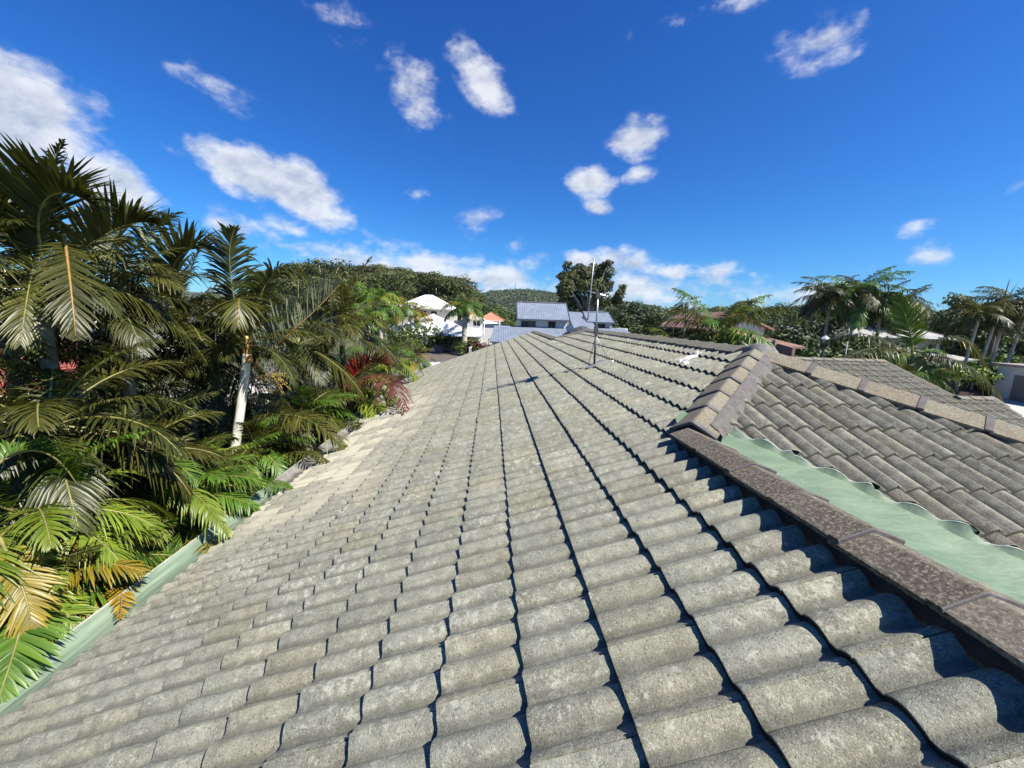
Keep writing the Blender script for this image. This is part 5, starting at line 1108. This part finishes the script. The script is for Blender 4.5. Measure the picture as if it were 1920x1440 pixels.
# right side
A=kp('leafy clumping palm with arching fronds before the cream gable house',1345,622,19.,[kingd,kingo,king],24,210,1.1,(.12,.1),emax=6.5)
kp('smaller clumping palm left of the arching palm beyond the high ridge',1298,650,20.,[kingo,kingl],16,211,.7,(.08,.07))
kp('low palm between picket fence and cream wall',1392,655,19.,[kingo,king,kingd],15,212,.45,(.08,.07))
kp('palm with short fronds just behind the high ridge at its middle',1262,640,26.,[kingl,kingo],16,213,.75,(.08,.07))
kp('slender young palm standing above the arching palm',1288,566,30.,[kingd],7,214,.4,(.07,.05))
kp('tall dark palm leftmost of the three high palms on the right',1558,556,39,[kingd,kingo],30,220,1.35,(.16,.11))
kp('tall palm with a bright green centre among the three high palms',1608,548,38,[king,kingd],30,221,1.4,(.16,.11))
kp('tall palm rightmost of the three high palms with blue grey fronds',1655,566,38,[kingd,kingo],30,222,1.3,(.16,.11))
kp('stubby dark palm crown between the high palms and the big bright palm',1690,572,44,[kingd],26,223,1.1)
C1=kp('big bright green palm with one broad upright frond behind the right wing roof',1712,664,20.,[king,kingo],10,224,.75,(.22,.18),emin=3,emax=7)
o0=C1
hero(C1,[P(1712,668,20.),P(1708,620,20.),P(1700,590,20.),P(1680,556,20.)],'green',225,nl=50,Lm=1.1,wd=.075,vee=.25,droop=.0,basea=62,tipa=25,side_up=(-.55,-.83,.1),rach=(.05,.012))
hero(C1,[P(1712,668,20.),P(1650,640,19.),P(1600,650,18.),P(1555,700,17.)],'olive',226,nl=46,Lm=.9,wd=.06,vee=.3,droop=.8)
hero(C1,[P(1712,668,20.),P(1770,620,19.),P(1810,610,18.5),P(1850,690,18.)],'olive',227,nl=46,Lm=.9,wd=.06,vee=.3,droop=.8)
hero(C1,[P(1712,668,20.),P(1780,660,18.),P(1830,680,17.5),P(1880,750,17.)],'dark',228,nl=46,Lm=.8,wd=.06,vee=.3,droop=.9)
hero(C1,[P(1712,668,20.),P(1630,610,20.),P(1570,620,20.),P(1540,650,20.)],'dark',229,nl=46,Lm=.9,wd=.06,vee=.3,droop=.7)
kp('low yellow green palm under the big bright palm',1740,705,19.,[king,kingl,kingy],14,230,.5,(.08,.07))
kp('dark low palm left of the big bright palm trunk',1650,690,22.,[kingd,kingo],14,231,.6,(.08,.07))
for i,(px,py,bx,sc_) in enumerate(((1838,585,1812,.8),(1892,565,1862,.95),(1925,580,1888,.9),(1866,600,1840,.6))):
    tp_=P(px,py,33); bp=P(bx,640,33); kp(['leftmost slim tall palm of the group above the garage','slim tall palm with the highest crown above the garage','slim tall palm cut by the right picture edge','short crowned slim palm between the tall slim palms'][i],px,py,33,[kingd,kingo],20,240+i,sc_*1.15,(.13,.1),base=(float(bp[0]),33.),tm=M_BARKG)
g1=tree_lib('thin','gum','gum',12,9,2600,.3,95,M_BARKG,.35); p=P(1835,560,48); put_tree('sparse_gum_tree','open crowned gum tree with sky gaps above the grey tiled house',g1,p[0],48,0,float(p[2])/11.5,1.)
mb=MB(); rr=random.Random(8)
for i in range(26):
    a=rr.uniform(-1.2,1.2); l_=rr.uniform(1.2,3.); st=Vector((0,0,rr.uniform(6,9.5))); e_=st+Vector((math.sin(a)*l_,rr.uniform(-1,1),math.cos(a)*l_)); mb.tube([st,st.lerp(e_,.5)+Vector((.1,0,.1)),e_],[.05,.03,.008],4)
mb.tube([(0,0,0),(0,0,9.5),(.2,0,12.2)],[.2,.1,.02],6); p=P(1885,545,40); o=mb.build('bare_tree',M_BARKD,loc=(p[0],40,float(p[2])-11.)); tag(o,'leafless twiggy treetop above the slim palms at the right','tree')
# garden shrubs
def shrub(lab,px,py,Y,w_,h,lm,seed,name='shrub',n=1400,size=.1):
    p=P(px,py,Y); rg=random.Random(seed); bl=[(rg.uniform(-w_,w_)*.5,rg.uniform(-w_,w_)*.4,h*rg.uniform(.3,.8),w_*.28,w_*.28,h*.25) for _ in range(9)]
    t=thing(name,lab,'shrub',(p[0],Y,max(0,float(p[2])-h))); link('foliage',crown_mesh('foliage',bl,n,size,lm,seed,shell=.3),t); z0_=max(0,float(p[2])-h); mb=MB(); [mb.tube([(0,0,0),(b[0]*.8,b[1]*.8,b[2])],.02,4) for b in bl]; mb.tube([(0,0,-z0_),(0,0,.1)],.06,5); mb.build('stem',M_BARKD,t); return t
shrub('rounded green shrub right of the stout king palm trunk',880,636,55,3.2,2.4,'hedge',1,size=.16); shrub('maroon leaved shrub beside the pale wheelie bin',893,640,54,1.8,2.4,'maroon',2,size=.14)
shrub('hanging dark creeper under the white eave',835,622,59,2.4,2.6,'mid',3,size=.16); shrub('small shrub by the porch of the white house',795,640,58,2.,1.6,'mid',4,size=.14)
shrub('flat topped small tree before the white porch',765,604,52,6.,4.,'mid',5,name='small_tree',size=.2,n=1500)
shrub('green hedge mass behind the pale timber fence',1790,705,34,6,3.,'hedge',6,n=3000,size=.2); shrub('lime shrub at the right edge above the garage',1905,668,34,3.5,1.6,'hedge',7,size=.18)
shrub('dark hedge between the brick wall and lantern post',1520,640,34,7,5.5,'dense',8,n=4500,size=.22); shrub('dark hedge behind the lantern post',1575,640,36,8,5,'dense',9,n=4500,size=.22); shrub('dark foliage behind the brick wall',1480,625,36,6,5,'dense',10,n=4000,size=.22)
shrub('leafy dark shrub under the clumping palms',1330,655,22,4,2.4,'mid',11,n=2500,size=.14); shrub('green shrub in front of the sheds',1500,622,60,9,4,'dense',12,n=2500,size=.3)
shrub('little bush growing out of the teal pot',1880,724,33.,1.,1.1,'hedge',13,n=500,size=.1,name='potted_plant')
UB=0
for i,(px,py,D,w_,h,lm) in enumerate(((120,900,7.5,5,4.,'dense'),(300,820,8.5,5,4.2,'dense'),(430,780,10,5,4.2,'dense'),(540,760,12,5,4.2,'dense'),(620,745,14,5,4.,'dense'),(20,760,8,5,3.4,'dense'),(200,760,11,5,3.8,'dense'),(690,725,17,5,3.8,'mid'))):
    p=PD(px,py,D*1.55); rg2=random.Random(300+i); bl=[(rg2.uniform(-w_,w_)*.5,rg2.uniform(-w_,w_)*.4,h*rg2.uniform(.2,.85),w_*.2,w_*.2,h*.16) for _ in range(14)]
    p=p-np.array([0,0,.9]); t=thing('understorey_shrub',['lowest shaded shrub behind the lime cane palm','shaded shrub behind the drooping dark cane palm','shaded shrub behind the white stemmed palm','shaded shrub below the slender ringed palm','shaded shrub left of the red leaved palm','shaded shrub in front of the red tiled house','shaded shrub below the second palm from the left','mid green shrub beyond the feathery palm'][i],'shrub',(p[0],p[1],max(0,float(p[2])-h))); link('foliage',crown_mesh('foliage',bl,6500,.055,lm,300+i,shell=.2),t); mb=MB(); [mb.tube([(0,0,-max(0,float(p[2])-h)),(b[0]*.8,b[1]*.8,b[2])],.03,4) for b in bl[::2]]; mb.build('stem',M_BARKD,t)

for i,(px,py,x_,s__) in enumerate(((60,1060,-4.9,.9),(340,930,-4.25,.85),(500,860,-4.5,.9),(120,1010,-5.1,.9),(590,800,-5.2,1.),(260,930,-5.6,1.),(420,830,-6.2,1.1),(160,800,-7.,1.3),(520,760,-6.5,1.2))):
    clump(['sunlit cane palm low beside the bottom of the green gutter','cane palm leaning on the middle of the green gutter','cane palm at the upper end of the green gutter','lime tinged cane palm behind the orange fronds','cane palm at the bare metal gutter below the silver frond','bushy cane palm behind the lime arching frond','taller cane palm behind the white stem foot','dark tall cane palm in front of the pale carport','dark cane palm below the slender ringed palm crown'][i],PX(px,py,x_),[[sl_,sg_,sy_l],[sg_,sl_],[sg_,so_],[sl_,sg_],[so_,sg_],[sg_,so_],[so_,sd_],[sd_,so_],[sd_,so_]][i],17,400+i,s__)

# humid air: far slopes fade a little to blue
mb=MB(); mb.box((-5200,-5200,-3),(5200,5200,150)); hz_=mb.build('haze',None); hz_.data.materials.clear()
hm=bpy.data.materials.new('humid_air'); hm.use_nodes=True; hm.node_tree.nodes.clear(); ho_=hm.node_tree.nodes.new('ShaderNodeOutputMaterial'); pv=hm.node_tree.nodes.new('ShaderNodeVolumePrincipled')
pv.inputs['Color'].default_value=(.80,.88,1,1); pv.inputs['Density'].default_value=.00006; pv.inputs['Anisotropy'].default_value=.2
hm.node_tree.links.new(pv.outputs[0],ho_.inputs['Volume']); hz_.data.materials.append(hm); tag(hz_,kind='stuff')

hero(B9,[PX(470,900,-4.6),PX(500,850,-4.3),PX(560,830,-3.5),PX(615,866,-2.55)],'olive',501,nl=56,Lm=.42,wd=.024,vee=.3,droop=.55)
hero(B9,[PX(430,960,-4.5),PX(450,900,-4.2),PX(500,890,-3.4),PX(545,915,-2.7)],'green',502,nl=56,Lm=.38,wd=.022,vee=.3,droop=.55)
hero(B1,[PX(320,1040,-4.2),PX(350,980,-3.9),PX(390,1000,-3.3),PX(402,1048,-2.8)],'yellow',503,nl=50,Lm=.26,wd=.018,vee=.2,droop=.4)
hero(B5,[PX(400,980,-4.4),PX(420,920,-4.1),PX(470,930,-3.3),PX(484,983,-2.75)],'green',504,nl=54,Lm=.34,wd=.022,vee=.2,droop=.55)
hero(B8,[PX(560,820,-5.0),PX(600,780,-4.7),PX(650,780,-3.5),PX(690,812,-2.5)],'olive',505,nl=56,Lm=.5,wd=.03,vee=.3,droop=.5)
hero(B10,[PX(640,800,-5.2),PX(690,745,-5.0),PX(740,735,-3.2),PX(742,768,-2.3)],'olive',506,nl=50,Lm=.6,wd=.034,vee=.3,droop=.6)

for i,(px,py,Y,kk) in enumerate(((1545,590,46,0),(1590,585,47,1),(1640,592,46,0),(1800,585,46,1),(1860,572,52,0),(1915,570,50,1),(1755,590,60,0),(1440,600,50,1),(1250,612,40,0))):
    p=P(px,py,Y); put_tree('dense_tree',['dark tree directly under the leftmost of the three high palms','dark tree under the green centred high palm','dark tree under the rightmost of the three high palms','dark tree at the right end of the grey tiled roof','dark tree behind the tall slim palms','dark tree at the extreme right behind the slim palms','dark tree between the big bright palm and the open crowned gum','dark tree right of the cream gable','dark round tree left of the arching palm'][i],gl3[kk],p[0],Y,0,float(p[2])/9.4,i*1.3)
for i,(x_,y_,s__) in enumerate(((-4.0,1.6,.9),(-4.1,3.4,.85),(-4.1,5.2,.9),(-4.2,7.0,.95),(-4.4,9.2,1.1),(-4.6,11.8,1.2),(-4.7,14.5,1.2))):
    clump(['lime cane palm leaning over the nearest stretch of green gutter','green cane palm brushing the green gutter just beyond the lime one','cane palm overhanging the far end of the green gutter','cane palm overhanging the start of the bare gutter','olive cane palm over the stepped out eave','olive cane palm by the far gutter under the red fronds','feathery cane palm at the far end of the eave'][i],(x_,y_,H-2.55+.05*i),[[sl_,sg_],[sg_,sl_,sy_l],[sg_,so_],[sg_,so_],[so_,sg_],[so_,sg_],[so_,sl_]][i],15,600+i,s__,emin=1,emax=6,az=[-1.2,-.5,.2,.9,-.1,1.5,-2.])
